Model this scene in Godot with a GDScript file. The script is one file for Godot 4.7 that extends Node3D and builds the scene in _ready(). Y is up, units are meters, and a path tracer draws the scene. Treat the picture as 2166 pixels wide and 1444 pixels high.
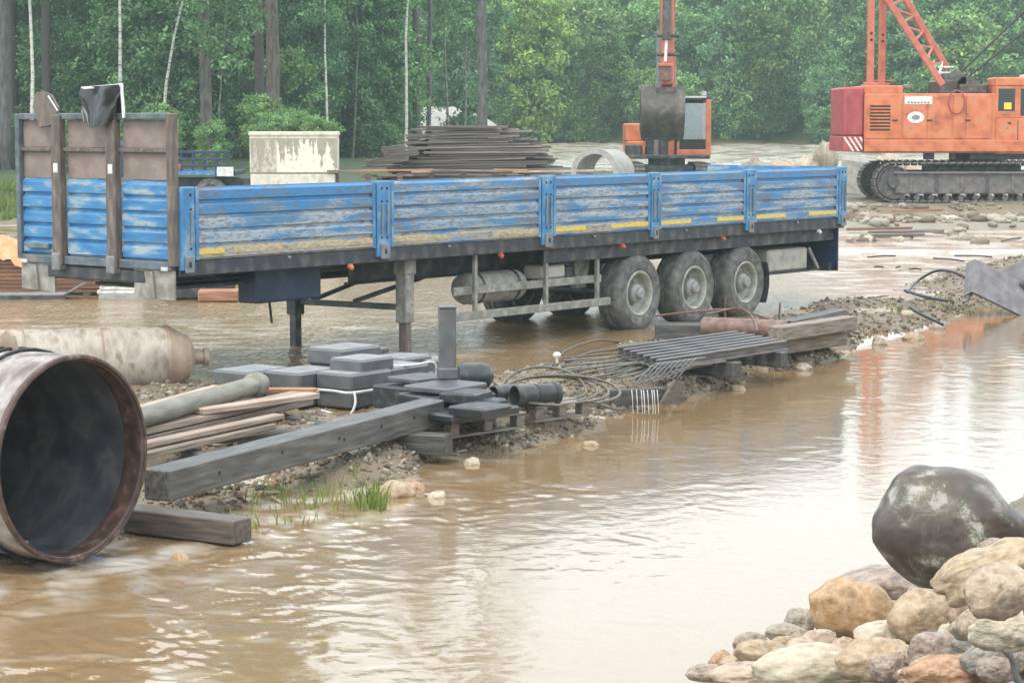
extends Node3D
# A flooded yard beside a river: a blue flatbed semi-trailer, a long steel pipe, timber and steel on a gravel spit, two orange machines behind, forest, and rip-rap in front.
const FOCAL := 4662.5      # of the photograph, in its pixels
const TILT := 0.0994
const EYE := 2.785
var used := {}
var mats := {}
var texs := {}

func _ready():
	setup_view()
	setup_materials()
	setup_land()
	make_terrain()
	make_water()
	make_trailer()
	make_machines()
	make_yard()
	make_spit()
	make_riprap()
	make_woods()

func setup_view():
	var cam := Camera3D.new()
	cam.name = "camera"
	add_child(cam)
	cam.position = Vector3(0, EYE, 0)
	cam.rotation.x = -TILT
	cam.fov = rad_to_deg(2.0 * atan(722.0 / FOCAL))
	cam.near = 0.1
	cam.far = 3000.0
	cam.current = true
	var env := Environment.new()
	var sky := Sky.new()
	var sm := ProceduralSkyMaterial.new()
	sm.sky_top_color = Color(0.90, 0.93, 0.96)
	sm.sky_horizon_color = Color(0.90, 0.93, 0.955)
	sm.ground_horizon_color = Color(0.60, 0.60, 0.58)
	sm.ground_bottom_color = Color(0.35, 0.33, 0.30)
	sm.sky_curve = 0.2
	sm.sun_angle_max = 1.0
	sky.sky_material = sm
	env.background_mode = Environment.BG_SKY
	env.sky = sky
	env.background_energy_multiplier = 1.0
	env.tonemap_mode = Environment.TONE_MAPPER_LINEAR
	env.tonemap_exposure = 2.8
	env.fog_enabled = true
	env.fog_density = 0.00075
	env.fog_light_color = Color(0.86, 0.97, 0.95)
	env.sdfgi_enabled = true
	env.ssao_enabled = true
	env.ssil_enabled = true
	var we := WorldEnvironment.new()
	we.name = "environment"
	we.environment = env
	add_child(we)
	var sun := DirectionalLight3D.new()
	sun.name = "sun"
	sun.light_energy = 0.35
	sun.light_color = Color(1.0, 0.97, 0.92)
	sun.light_angular_distance = 25.0
	sun.shadow_enabled = true
	sun.rotation_degrees = Vector3(-58, -35, 0)
	add_child(sun)

# ---------------------------------------------------------------- places
func ray(px: float, py: float) -> Vector3:
	var u := (px - 1083.0) / FOCAL
	var v := -(py - 722.0) / FOCAL
	return Vector3(u, v * cos(TILT) - sin(TILT), -(cos(TILT) + v * sin(TILT)))
func G(px: float, py: float, y := 0.0) -> Vector3:      # the point of level y that lies there
	var d := ray(px, py)
	return Vector3(0, EYE, 0) + d * ((y - EYE) / d.y)
func D(px: float, py: float, depth: float) -> Vector3:  # the point at that depth
	var d := ray(px, py)
	return Vector3(0, EYE, 0) + d * (depth / -d.z)
func level(z: float) -> float:                          # the flood rises slowly upstream
	return 0.03 + 0.009 * maxf(0.0, z - 38.0)

# ---------------------------------------------------------------- shapes
class MB:
	var v := PackedVector3Array()
	var n := PackedVector3Array()
	var uv := PackedVector2Array()
	var c := PackedColorArray()
	var colour := Color(1, 1, 1)
	func vert(p: Vector3, nn: Vector3, t := Vector2.ZERO):
		v.append(p); n.append(nn); uv.append(t); c.append(colour)
	func face(p: Array, out: Vector3, t := []):
		var nn: Vector3 = (p[2] - p[0]).cross(p[1] - p[0])
		var flip := nn.dot(out) < 0.0
		nn = (-nn if flip else nn).normalized()
		for i in range(1, p.size() - 1):
			var k := [0, i + 1, i] if flip else [0, i, i + 1]
			for j in k:
				vert(p[j], nn, t[j] if t.size() else Vector2.ZERO)
	func smooth(p: Array, q: Array, out: Vector3):      # triangle with given normals
		var flip: bool = (p[2] - p[0]).cross(p[1] - p[0]).dot(out) < 0.0
		for j in ([0, 2, 1] if flip else [0, 1, 2]):
			vert(p[j], q[j])
	func box(at: Vector3, size: Vector3, bevel := 0.008, b := Basis()):
		var h := size / 2.0
		var w := minf(bevel, minf(h.x, minf(h.y, h.z)) * 0.45)
		if w <= 0.0005:
			for a in 3:
				for s in [-1.0, 1.0]:
					var o := Vector3.ZERO
					o[a] = s
					var e1 := Vector3.ZERO
					var e2 := Vector3.ZERO
					e1[(a + 1) % 3] = h[(a + 1) % 3]
					e2[(a + 2) % 3] = h[(a + 2) % 3]
					var m := o * h[a]
					face([at + b * (m + e1 + e2), at + b * (m + e1 - e2), at + b * (m - e1 - e2), at + b * (m - e1 + e2)], b * o)
			return
		for a in 3:
			var a1 := (a + 1) % 3
			var a2 := (a + 2) % 3
			for s in [-1.0, 1.0]:
				var pts := []
				for k in [[1, 1], [1, -1], [-1, -1], [-1, 1]]:
					var q := Vector3.ZERO
					q[a] = s * h[a]
					q[a1] = k[0] * (h[a1] - w)
					q[a2] = k[1] * (h[a2] - w)
					pts.append(at + b * q)
				var o := Vector3.ZERO
				o[a] = s
				face(pts, b * o)
			for s1 in [-1.0, 1.0]:
				for s2 in [-1.0, 1.0]:
					var pts := []
					for k in [[0, -1], [0, 1], [1, 1], [1, -1]]:
						var q := Vector3.ZERO
						q[a] = k[1] * (h[a] - w)
						q[a1] = s1 * (h[a1] - (0.0 if k[0] == 0 else w))
						q[a2] = s2 * (h[a2] - (w if k[0] == 0 else 0.0))
						pts.append(at + b * q)
					var o := Vector3.ZERO
					o[a1] = s1
					o[a2] = s2
					face(pts, b * o)
		for sx in [-1.0, 1.0]:
			for sy in [-1.0, 1.0]:
				for sz in [-1.0, 1.0]:
					var sg := Vector3(sx, sy, sz)
					face([at + b * (sg * Vector3(h.x, h.y - w, h.z - w)), at + b * (sg * Vector3(h.x - w, h.y, h.z - w)), at + b * (sg * Vector3(h.x - w, h.y - w, h.z))], b * sg)
	func bar(a: Vector3, e: Vector3, w: float, h: float, bevel := 0.006, up := Vector3.UP):   # a box from a to e
		var x := (e - a).normalized()
		if absf(x.dot(up)) > 0.98:
			up = Vector3.RIGHT
		var z := x.cross(up).normalized()
		box((a + e) / 2.0, Vector3(a.distance_to(e), h, w), bevel, Basis(x, z.cross(x), z))
	func cyl(a: Vector3, e: Vector3, ra: float, rb: float, seg := 16, caps := true):
		var x := (e - a).normalized()
		var s := x.cross(Vector3.UP if absf(x.y) < 0.9 else Vector3.RIGHT).normalized()
		var t := s.cross(x)
		var slope := (ra - rb) / maxf(a.distance_to(e), 1e-5)
		for i in seg:
			var d := []
			for k in [i, i + 1]:
				d.append(s * cos(TAU * k / seg) + t * sin(TAU * k / seg))
			var n0: Vector3 = (d[0] + x * slope).normalized()
			var n1: Vector3 = (d[1] + x * slope).normalized()
			var p := [a + d[0] * ra, a + d[1] * ra, e + d[1] * rb, e + d[0] * rb]
			if ra > 0.0: smooth([p[0], p[1], p[2]], [n0, n1, n1], n0)
			if rb > 0.0: smooth([p[0], p[2], p[3]], [n0, n1, n0], n0)
			if caps and ra > 0.0: face([a, p[0], p[1]], -x)
			if caps and rb > 0.0: face([e, p[3], p[2]], x)
	func tube(path: Array, r, seg := 8, caps := true):
		var m := path.size()
		var rings := []
		var up := Vector3.UP
		for i in m:
			var x: Vector3 = (path[mini(i + 1, m - 1)] - path[maxi(i - 1, 0)]).normalized()
			if absf(x.dot(up)) > 0.95: up = Vector3.RIGHT if absf(x.x) < 0.8 else Vector3.BACK
			var s := x.cross(up).normalized()
			var t := s.cross(x)
			up = t
			var ring := []
			for k in seg:
				ring.append(s * cos(TAU * k / seg) + t * sin(TAU * k / seg))
			rings.append(ring)
		for i in m - 1:
			var r0: float = r[i] if r is Array else r
			var r1: float = r[i + 1] if r is Array else r
			for k in seg:
				var l := (k + 1) % seg
				var p := [path[i] + rings[i][k] * r0, path[i] + rings[i][l] * r0, path[i + 1] + rings[i + 1][l] * r1, path[i + 1] + rings[i + 1][k] * r1]
				smooth([p[0], p[1], p[2]], [rings[i][k], rings[i][l], rings[i + 1][l]], rings[i][k])
				smooth([p[0], p[2], p[3]], [rings[i][k], rings[i + 1][l], rings[i + 1][k]], rings[i][k])
		if caps:
			for e in [0, m - 1]:
				var rr: float = r[e] if r is Array else r
				var pts := []
				for k in seg: pts.append(path[e] + rings[e][k] * rr)
				face(pts, path[e] - path[1 if e == 0 else m - 2])
	func lathe(prof: Array, xf: Transform3D, seg := 32):   # profile of (radius, height along local y), outside to the right of travel
		for j in prof.size() - 1:
			var p0: Vector2 = prof[j]
			var p1: Vector2 = prof[j + 1]
			var dd := (p1 - p0).normalized()
			var nn := Vector2(dd.y, -dd.x)
			for i in seg:
				var a0 := TAU * i / seg
				var a1 := TAU * (i + 1) / seg
				var d0 := Vector3(cos(a0), 0, sin(a0))
				var d1 := Vector3(cos(a1), 0, sin(a1))
				var q := [d0 * p0.x + Vector3.UP * p0.y, d1 * p0.x + Vector3.UP * p0.y, d1 * p1.x + Vector3.UP * p1.y, d0 * p1.x + Vector3.UP * p1.y]
				for k in 4: q[k] = xf * q[k]
				var n0 := (xf.basis * (d0 * nn.x + Vector3.UP * nn.y)).normalized()
				var n1 := (xf.basis * (d1 * nn.x + Vector3.UP * nn.y)).normalized()
				if p0.x > 1e-4: smooth([q[0], q[1], q[2]], [n0, n1, n1], n0)
				if p1.x > 1e-4: smooth([q[0], q[2], q[3]], [n0, n1, n0], n0)
	func slab(poly: PackedVector2Array, depth: float, xf: Transform3D):   # polygon in local xy, from z 0 to -depth
		var tri := Geometry2D.triangulate_polygon(poly)
		for i in range(0, tri.size(), 3):
			var p := []
			for k in 3: p.append(Vector3(poly[tri[i + k]].x, poly[tri[i + k]].y, 0))
			face([xf * p[0], xf * p[1], xf * p[2]], xf.basis.z)
			var q := Vector3(0, 0, -depth)
			face([xf * (p[0] + q), xf * (p[1] + q), xf * (p[2] + q)], -xf.basis.z)
		var cc := Geometry2D.is_polygon_clockwise(poly)
		for i in poly.size():
			var a := Vector3(poly[i].x, poly[i].y, 0)
			var e2 := poly[(i + 1) % poly.size()]
			var e := Vector3(e2.x, e2.y, 0)
			var o := (e - a).cross(Vector3.BACK) * (-1.0 if cc else 1.0)
			face([xf * a, xf * e, xf * (e + Vector3(0, 0, -depth)), xf * (a + Vector3(0, 0, -depth))], xf.basis * o)
	func grid(f: Callable, w: int, h: int, out: Vector3, wrap := false):    # f(i, j) -> point; smooth sheet
		var p := []
		for j in h + 1:
			for i in w + 1: p.append(f.call(float(i) / w, float(j) / h))
		var nn := []
		for j in h + 1:
			for i in w + 1:
				var dx: Vector3 = p[j * (w + 1) + mini(i + 1, w)] - p[j * (w + 1) + maxi(i - 1, 0)]
				var dy: Vector3 = p[mini(j + 1, h) * (w + 1) + i] - p[maxi(j - 1, 0) * (w + 1) + i]
				if wrap and (i == 0 or i == w): dx = p[j * (w + 1) + 1] - p[j * (w + 1) + w - 1]
				var q := dx.cross(dy).normalized()
				nn.append(q)
		var sgn := 1.0
		if out != Vector3.ZERO and nn[(h / 2) * (w + 1) + w / 2].dot(out) < 0.0: sgn = -1.0
		for k in nn.size(): nn[k] = nn[k] * sgn
		for j in h:
			for i in w:
				var a := j * (w + 1) + i
				var e := a + 1
				var g := a + w + 1
				smooth([p[a], p[e], p[g + 1]], [nn[a], nn[e], nn[g + 1]], nn[a])
				smooth([p[a], p[g + 1], p[g]], [nn[a], nn[g + 1], nn[g]], nn[a])
	func mesh() -> ArrayMesh:
		var m := ArrayMesh.new()
		var arr := []
		arr.resize(Mesh.ARRAY_MAX)
		arr[Mesh.ARRAY_VERTEX] = v
		arr[Mesh.ARRAY_NORMAL] = n
		arr[Mesh.ARRAY_TEX_UV] = uv
		arr[Mesh.ARRAY_COLOR] = c
		m.add_surface_from_arrays(Mesh.PRIMITIVE_TRIANGLES, arr)
		return m

func numbered(called: String) -> String:
	var k: int = used.get(called, 0)
	used[called] = k + 1
	return called if k == 0 else "%s_%03d" % [called, k]
func tag(o: Node, label := "", category := "", group := "", kind := ""):
	if label: o.set_meta("label", label)
	if category: o.set_meta("category", category)
	if group: o.set_meta("group", group)
	if kind: o.set_meta("kind", kind)
func thing(called: String, label: String, category: String, at := Vector3.ZERO, turn := 0.0, group := "") -> Node3D:
	var o := Node3D.new()
	o.name = numbered(called)
	add_child(o)
	o.position = at
	o.rotation.y = turn
	tag(o, label, category, group)
	return o
func solo(mb: MB, called: String, m: String, label: String, category: String, at := Vector3.ZERO, turn := 0.0, group := "") -> MeshInstance3D:
	var o := MeshInstance3D.new()
	o.name = numbered(called)
	o.mesh = mb.mesh()
	o.material_override = mats[m]
	add_child(o)
	o.position = at
	o.rotation.y = turn
	tag(o, label, category, group)
	return o
func part(mb: MB, called: String, m: String, parent: Node3D) -> MeshInstance3D:
	return piece(mb.mesh(), called, m, parent)
func piece(mesh: Mesh, called: String, m: String, parent: Node3D, xf := Transform3D()) -> MeshInstance3D:
	var o := MeshInstance3D.new()
	o.name = called
	o.mesh = mesh
	o.material_override = mats[m]
	o.transform = xf
	parent.add_child(o, true)
	return o
func pbox(parent: Node3D, called: String, m: String, at: Vector3, size: Vector3, bevel := 0.008, b := Basis()) -> MeshInstance3D:
	var mb := MB.new()
	mb.box(at, size, bevel, b)
	return part(mb, called, m, parent)
func pbar(parent: Node3D, called: String, m: String, a: Vector3, e: Vector3, w: float, h: float, bevel := 0.006) -> MeshInstance3D:
	var mb := MB.new()
	mb.bar(a, e, w, h, bevel)
	return part(mb, called, m, parent)
func pcyl(parent: Node3D, called: String, m: String, a: Vector3, e: Vector3, r: float, seg := 14) -> MeshInstance3D:
	var mb := MB.new()
	mb.cyl(a, e, r, r, seg)
	return part(mb, called, m, parent)
func arc(pts: Array, steps := 6) -> Array:      # smooth path through points
	var c := Curve3D.new()
	for i in pts.size():
		var a: Vector3 = pts[maxi(i - 1, 0)]
		var e: Vector3 = pts[mini(i + 1, pts.size() - 1)]
		c.add_point(pts[i], -(e - a) / 6.0, (e - a) / 6.0)
	var out := []
	for i in pts.size() - 1:
		for k in steps: out.append(c.sample(i, float(k) / steps))
	out.append(pts[-1])
	return out

# ---------------------------------------------------------------- materials
func noise(seed_: int, freq: float, oct := 4, kind := FastNoiseLite.TYPE_SIMPLEX_SMOOTH) -> FastNoiseLite:
	var f := FastNoiseLite.new()
	f.seed = seed_
	f.frequency = freq
	f.noise_type = kind
	f.fractal_octaves = oct
	return f
func grey(seed_: int, freq: float, oct := 4, size := 256) -> PackedByteArray:
	var im := noise(seed_, freq, oct).get_seamless_image(size, size)
	im.convert(Image.FORMAT_L8)
	return im.get_data()
func ramp(key: String, seed_: int, freq: float, oct: int, stops: Array, size := 256) -> ImageTexture:   # stops: [share, base colour (linear)]
	if texs.has(key): return texs[key]
	var lut := []
	for i in 256:
		var t := i / 255.0
		var col: Color = stops[0][1]
		for s in stops.size() - 1:
			if t >= stops[s][0]:
				col = (stops[s][1] as Color).lerp(stops[s + 1][1], clampf((t - stops[s][0]) / maxf(stops[s + 1][0] - stops[s][0], 1e-4), 0, 1))
		col = col.linear_to_srgb()
		lut.append([int(col.r * 255), int(col.g * 255), int(col.b * 255)])
	var src := grey(seed_, freq, oct, size)
	var fine := grey(seed_ + 77, 0.22, 3, size)
	var dat := PackedByteArray()
	dat.resize(size * size * 3)
	for i in size * size:
		var l: Array = lut[clampi(src[i] + (fine[i] - 128) / 5, 0, 255)]
		dat[i * 3] = l[0]; dat[i * 3 + 1] = l[1]; dat[i * 3 + 2] = l[2]
	texs[key] = ImageTexture.create_from_image(Image.create_from_data(size, size, false, Image.FORMAT_RGB8, dat))
	return texs[key]
func relief(key: String, seed_: int, freq: float, oct := 4) -> ImageTexture:
	if not texs.has(key):
		texs[key] = ImageTexture.create_from_image(Image.create_from_data(256, 256, false, Image.FORMAT_L8, grey(seed_, freq, oct)))
	return texs[key]
func surf(key: String, stops: Array, scale: Vector3, rough: float, o := {}) -> StandardMaterial3D:
	var m := StandardMaterial3D.new()
	m.resource_name = key
	m.roughness = rough
	m.metallic = o.get("metal", 0.0)
	m.metallic_specular = o.get("spec", 0.5)
	if stops.size() == 1:
		m.albedo_color = (stops[0] as Color).linear_to_srgb()
	else:
		m.albedo_texture = ramp(key, o.get("seed", hash(key) % 1000), o.get("freq", 0.02), o.get("oct", 4), stops)
		m.uv1_triplanar = true
		m.uv1_world_triplanar = o.get("world", false)
		m.uv1_scale = scale
	if o.has("bump"):
		m.uv1_triplanar = true
		m.uv1_scale = scale
		m.heightmap_enabled = true
		m.heightmap_texture = relief(o.get("relief", "coarse"), 5, 0.05 if o.get("relief", "coarse") == "coarse" else 0.016, 5)
		m.heightmap_scale = o.bump
	mats[key] = m
	return m
func L(r: float, g: float, b: float) -> Color:
	return Color(r, g, b)
func setup_materials():
	var U := Vector3.ONE
	surf("blue", [[0.0, L(.03, .12, .27)], [0.35, L(.035, .175, .38)], [0.56, L(.06, .21, .40)], [0.70, L(.18, .28, .37)], [0.9, L(.32, .37, .40)], [1.0, L(.27, .30, .31)]], Vector3(.35, 1.3, .35), .42, {"freq": .02})
	surf("blue_post", [[0.0, L(.03, .13, .29)], [0.55, L(.055, .20, .38)], [0.75, L(.14, .26, .38)], [1.0, L(.26, .33, .38)]], U * .8, .45)
	surf("head_panel", [[0.0, L(.17, .135, .12)], [0.5, L(.21, .165, .145)], [0.7, L(.25, .20, .175)], [1.0, L(.24, .15, .11)]], U * .6, .6)
	surf("head_frame", [[0.0, L(.05, .07, .085)], [0.5, L(.10, .13, .15)], [0.8, L(.17, .18, .18)], [1.0, L(.20, .15, .12)]], U * .8, .55)
	surf("rust_post", [[0.0, L(.07, .055, .05)], [0.5, L(.12, .095, .08)], [0.75, L(.17, .13, .11)], [1.0, L(.22, .19, .17)]], Vector3(2, .6, 2), .6)
	surf("chassis", [[0.0, L(.014, .018, .025)], [0.45, L(.028, .033, .042)], [0.68, L(.06, .06, .06)], [1.0, L(.13, .12, .10)]], U * .7, .5)
	surf("navy", [[0.0, L(.008, .02, .05)], [0.6, L(.014, .035, .085)], [1.0, L(.05, .06, .07)]], U * .5, .45)
	surf("dusty", [[0.0, L(.13, .125, .11)], [0.5, L(.24, .23, .205)], [0.8, L(.34, .33, .295)], [1.0, L(.16, .11, .08)]], U * .9, .7)
	surf("cream_box", [[0.0, L(.24, .23, .19)], [0.5, L(.36, .35, .30)], [1.0, L(.42, .40, .34)]], U * .6, .6)
	surf("tyre", [[0.0, L(.045, .045, .043)], [0.45, L(.10, .10, .095)], [0.75, L(.17, .165, .15)], [1.0, L(.23, .22, .195)]], U * 1.2, .85, {"bump": .3})
	surf("rim", [[0.0, L(.16, .16, .135)], [0.5, L(.33, .33, .28)], [0.8, L(.45, .45, .39)], [1.0, L(.26, .20, .13)]], U * 1.3, .55)
	surf("hub", [[0.0, L(.16, .16, .15)], [0.6, L(.30, .30, .29)], [1.0, L(.22, .19, .16)]], U * 2.0, .45)
	surf("black_sheet", [[0.0, L(.012, .013, .015)], [0.6, L(.025, .027, .03)], [1.0, L(.05, .05, .052)]], U, .3)
	surf("white_paint", [[0.0, L(.40, .40, .38)], [0.5, L(.62, .62, .60)], [1.0, L(.70, .70, .68)]], U * 1.5, .5)
	surf("yellow_tape", [[0.0, L(.34, .25, .08)], [0.45, L(.62, .44, .06)], [0.75, L(.66, .50, .10)], [1.0, L(.40, .34, .22)]], Vector3(1.5, 6, 1.5), .4)
	surf("tan_tape", [[0.0, L(.20, .17, .12)], [0.5, L(.42, .33, .18)], [1.0, L(.50, .42, .28)]], Vector3(1.5, 6, 1.5), .5)
	surf("lamp_red", [L(.38, .07, .055)], U, .25)
	surf("lamp_orange", [L(.5, .2, .08)], U, .25)
	surf("lamp_white", [L(.5, .5, .48)], U, .25)
	surf("steel_dull", [[0.0, L(.10, .105, .11)], [0.6, L(.19, .195, .20)], [1.0, L(.24, .22, .19)]], U * 1.2, .5)
	surf("orange", [[0.0, L(.24, .075, .035)], [0.25, L(.42, .12, .05)], [0.5, L(.52, .15, .06)], [0.75, L(.54, .19, .09)], [0.9, L(.40, .19, .12)], [1.0, L(.22, .12, .08)]], U * .35, .5)
	surf("orange_red", [[0.0, L(.34, .08, .05)], [0.5, L(.44, .125, .08)], [1.0, L(.48, .18, .12)]], U * .5, .5)
	surf("crimson", [[0.0, L(.26, .035, .045)], [0.5, L(.33, .055, .06)], [1.0, L(.38, .09, .09)]], U * .4, .55)
	surf("track_steel", [[0.0, L(.035, .035, .038)], [0.5, L(.07, .068, .07)], [0.75, L(.12, .10, .09)], [1.0, L(.17, .12, .09)]], U * .8, .6)
	surf("track_frame", [[0.0, L(.08, .075, .075)], [0.5, L(.13, .12, .12)], [0.75, L(.18, .15, .14)], [1.0, L(.20, .11, .07)]], U * .6, .6)
	surf("dark_seam", [L(.03, .015, .01)], U, .8)
	surf("bucket", [[0.0, L(.025, .02, .019)], [0.5, L(.05, .04, .036)], [0.75, L(.09, .075, .066)], [1.0, L(.16, .145, .13)]], U * .5, .5)
	surf("rope", [L(.02, .02, .022)], U, .6)
	surf("sticker_yellow", [L(.70, .50, .03)], U, .5)
	surf("concrete_pale", [[0.0, L(.36, .34, .27)], [0.5, L(.52, .50, .42)], [0.7, L(.56, .54, .46)], [1.0, L(.30, .28, .22)]], Vector3(.5, .3, .5), .8, {"bump": .4})
	surf("concrete_stain", [[0.0, L(.14, .13, .10)], [0.5, L(.20, .185, .145)], [1.0, L(.27, .25, .20)]], Vector3(1.2, .3, 1.2), .8)
	surf("concrete", [[0.0, L(.20, .195, .18)], [0.5, L(.30, .295, .275)], [1.0, L(.37, .36, .34)]], U * .7, .8, {"bump": .5})
	for k in 3:
		var t: float = [1.0, .72, 1.3][k]
		surf("old_plank_%d" % k, [[0.0, L(.055, .045, .04) * t], [0.45, L(.115, .092, .08) * t], [0.7, L(.17, .14, .125) * t], [1.0, L(.22, .19, .17) * t]], Vector3(.25, 3, 3), .7, {"seed": 60 + k})
		surf("pale_plank_%d" % k, [[0.0, L(.16, .115, .085) * t], [0.45, L(.27, .205, .155) * t], [0.7, L(.33, .27, .215) * t], [1.0, L(.39, .32, .27) * t]], Vector3(.3, 4, 4), .6, {"seed": 70 + k, "bump": .2})
		surf("red_plank_%d" % k, [[0.0, L(.13, .06, .035) * t], [0.5, L(.24, .12, .07) * t], [1.0, L(.33, .19, .12) * t]], Vector3(.3, 4, 4), .65, {"seed": 80 + k})
	surf("beam", [[0.0, L(.045, .043, .041)], [0.4, L(.08, .078, .075)], [0.7, L(.108, .105, .10)], [1.0, L(.17, .165, .16)]], Vector3(.35, 3, 3), .34, {"bump": .25})
	surf("beam_dark", [[0.0, L(.035, .033, .033)], [0.5, L(.065, .063, .062)], [1.0, L(.11, .105, .10)]], Vector3(.4, 3, 3), .5, {"bump": .25})
	surf("beam_brown", [[0.0, L(.05, .04, .035)], [0.5, L(.10, .082, .07)], [1.0, L(.16, .13, .11)]], Vector3(.4, 3, 3), .55, {"bump": .25})
	surf("timber_tan", [[0.0, L(.12, .09, .065)], [0.5, L(.20, .165, .13)], [1.0, L(.30, .26, .21)]], Vector3(.4, 3, 3), .6, {"bump": .25})
	surf("pole", [[0.0, L(.11, .105, .085)], [0.5, L(.20, .19, .155)], [1.0, L(.28, .27, .22)]], Vector3(2, .4, 2), .6, {"bump": .25})
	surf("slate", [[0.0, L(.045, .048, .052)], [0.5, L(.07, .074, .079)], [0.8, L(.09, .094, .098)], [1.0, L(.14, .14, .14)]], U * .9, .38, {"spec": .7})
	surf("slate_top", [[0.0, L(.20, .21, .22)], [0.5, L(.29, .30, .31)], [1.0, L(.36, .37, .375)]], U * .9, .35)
	surf("slate_black", [[0.0, L(.015, .017, .02)], [0.6, L(.03, .033, .037)], [1.0, L(.08, .08, .08)]], U * .9, .3, {"spec": .6})
	surf("plastic_black", [[0.0, L(.016, .018, .021)], [0.6, L(.032, .035, .04)], [1.0, L(.085, .085, .08)]], U * 1.3, .36)
	surf("strap", [[0.0, L(.36, .36, .35)], [0.6, L(.58, .58, .57)], [1.0, L(.66, .65, .63)]], U * 3, .5)
	surf("pallet", [[0.0, L(.09, .075, .065)], [0.5, L(.17, .145, .125)], [1.0, L(.26, .23, .20)]], Vector3(.8, 4, 4), .6)
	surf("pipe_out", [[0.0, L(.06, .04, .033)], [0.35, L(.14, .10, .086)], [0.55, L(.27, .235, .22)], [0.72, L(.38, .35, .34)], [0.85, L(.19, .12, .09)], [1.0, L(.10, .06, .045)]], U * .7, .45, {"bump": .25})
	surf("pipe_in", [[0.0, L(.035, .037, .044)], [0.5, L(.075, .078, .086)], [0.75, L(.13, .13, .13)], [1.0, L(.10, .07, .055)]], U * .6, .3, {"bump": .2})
	surf("pipe_rim", [[0.0, L(.03, .017, .013)], [0.45, L(.065, .034, .026)], [0.75, L(.11, .06, .047)], [1.0, L(.24, .19, .17)]], U * 1.5, .5, {"bump": .2})
	surf("rust_pipe", [[0.0, L(.085, .048, .04)], [0.5, L(.15, .085, .07)], [0.8, L(.20, .125, .105)], [1.0, L(.26, .20, .18)]], U * 1.2, .5)
	surf("tank_pale", [[0.0, L(.16, .13, .10)], [0.35, L(.30, .26, .215)], [0.6, L(.41, .37, .32)], [0.78, L(.27, .215, .165)], [1.0, L(.14, .085, .06)]], Vector3(.5, .9, .5), .55, {"bump": .25})
	surf("tank_end", [[0.0, L(.17, .11, .075)], [0.45, L(.28, .21, .155)], [0.75, L(.36, .29, .22)], [1.0, L(.20, .10, .06)]], U * .9, .6)
	surf("rail_steel", [[0.0, L(.045, .04, .04)], [0.5, L(.09, .082, .082)], [0.8, L(.14, .13, .13)], [1.0, L(.11, .07, .055)]], Vector3(.5, 3, 3), .35, {"spec": .7})
	surf("rebar", [[0.0, L(.07, .065, .055)], [0.5, L(.14, .13, .11)], [1.0, L(.22, .19, .15)]], Vector3(2, 2, 2), .5)
	surf("hose", [[0.0, L(.05, .047, .037)], [0.5, L(.10, .093, .073)], [1.0, L(.17, .16, .13)]], U * 2, .5)
	surf("plate_grey", [[0.0, L(.10, .092, .10)], [0.5, L(.155, .145, .155)], [0.8, L(.19, .18, .185)], [1.0, L(.28, .27, .27)]], U * .8, .5)
	surf("bark_pine", [[0.0, L(.045, .036, .03)], [0.4, L(.10, .08, .068)], [0.7, L(.155, .125, .105)], [1.0, L(.20, .165, .145)]], Vector3(1.2, .25, 1.2), .9, {"bump": 2.0})
	surf("bark_grey", [[0.0, L(.035, .033, .032)], [0.4, L(.075, .072, .072)], [0.75, L(.12, .115, .115)], [1.0, L(.19, .19, .185)]], Vector3(1.2, .25, 1.2), .9, {"bump": 2.0})
	surf("bark_birch", [[0.0, L(.03, .028, .025)], [0.28, L(.10, .095, .08)], [0.38, L(.42, .42, .37)], [0.7, L(.56, .56, .50)], [1.0, L(.46, .42, .34)]], Vector3(.5, 1.6, .5), .8)
	surf("bark_sapling", [[0.0, L(.06, .065, .05)], [0.5, L(.13, .14, .105)], [1.0, L(.24, .25, .19)]], Vector3(1, .6, 1), .8)
	surf("stone_dark", [[0.0, L(.024, .016, .013)], [0.40, L(.05, .035, .028)], [0.62, L(.075, .054, .044)], [0.72, L(.10, .092, .062)], [0.79, L(.17, .165, .12)], [0.84, L(.36, .35, .31)], [1.0, L(.46, .44, .41)]], U * .42, .42, {"bump": .8, "relief": "rocky", "freq": .013, "oct": 5, "seed": 12})
	var tones := {"tan": L(.35, .25, .15), "ochre": L(.36, .205, .085), "pale": L(.44, .38, .28), "grey": L(.28, .235, .18), "mauve": L(.25, .185, .15), "slate_stone": L(.19, .17, .15), "pink": L(.38, .275, .195), "rust": L(.35, .185, .095)}
	for k in tones:
		var t: Color = tones[k]
		surf("stone_" + k, [[0.0, t * .35], [0.28, t * .70], [0.46, t], [0.60, t.lerp(L(.50, .43, .34), .5)], [0.72, t * .80], [0.86, t.lerp(L(.14, .11, .09), .6)], [1.0, t * .5]], U * .42, .5, {"bump": .8, "relief": "rocky", "oct": 5, "freq": .016})
	for k in [["leaf", .35], ["needle", .15], ["vertex", 0.0]]:
		var m := StandardMaterial3D.new()
		m.resource_name = k[0]
		m.vertex_color_use_as_albedo = true
		m.roughness = .65 if k[0] != "vertex" else .85
		m.metallic_specular = .3
		if k[1] > 0.0:
			m.cull_mode = BaseMaterial3D.CULL_DISABLED
			m.backlight_enabled = true
			m.backlight = Color(.6, .8, .45) * k[1] * 2.2
		mats[k[0]] = m
	var g := StandardMaterial3D.new()
	g.albedo_color = Color(.10, .13, .14)
	g.roughness = .06
	mats["dark_glass"] = g
	var gp := StandardMaterial3D.new()
	gp.transparency = BaseMaterial3D.TRANSPARENCY_ALPHA
	gp.albedo_color = Color(.75, .85, .88, .22)
	gp.roughness = .04
	mats["pane"] = gp

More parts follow.
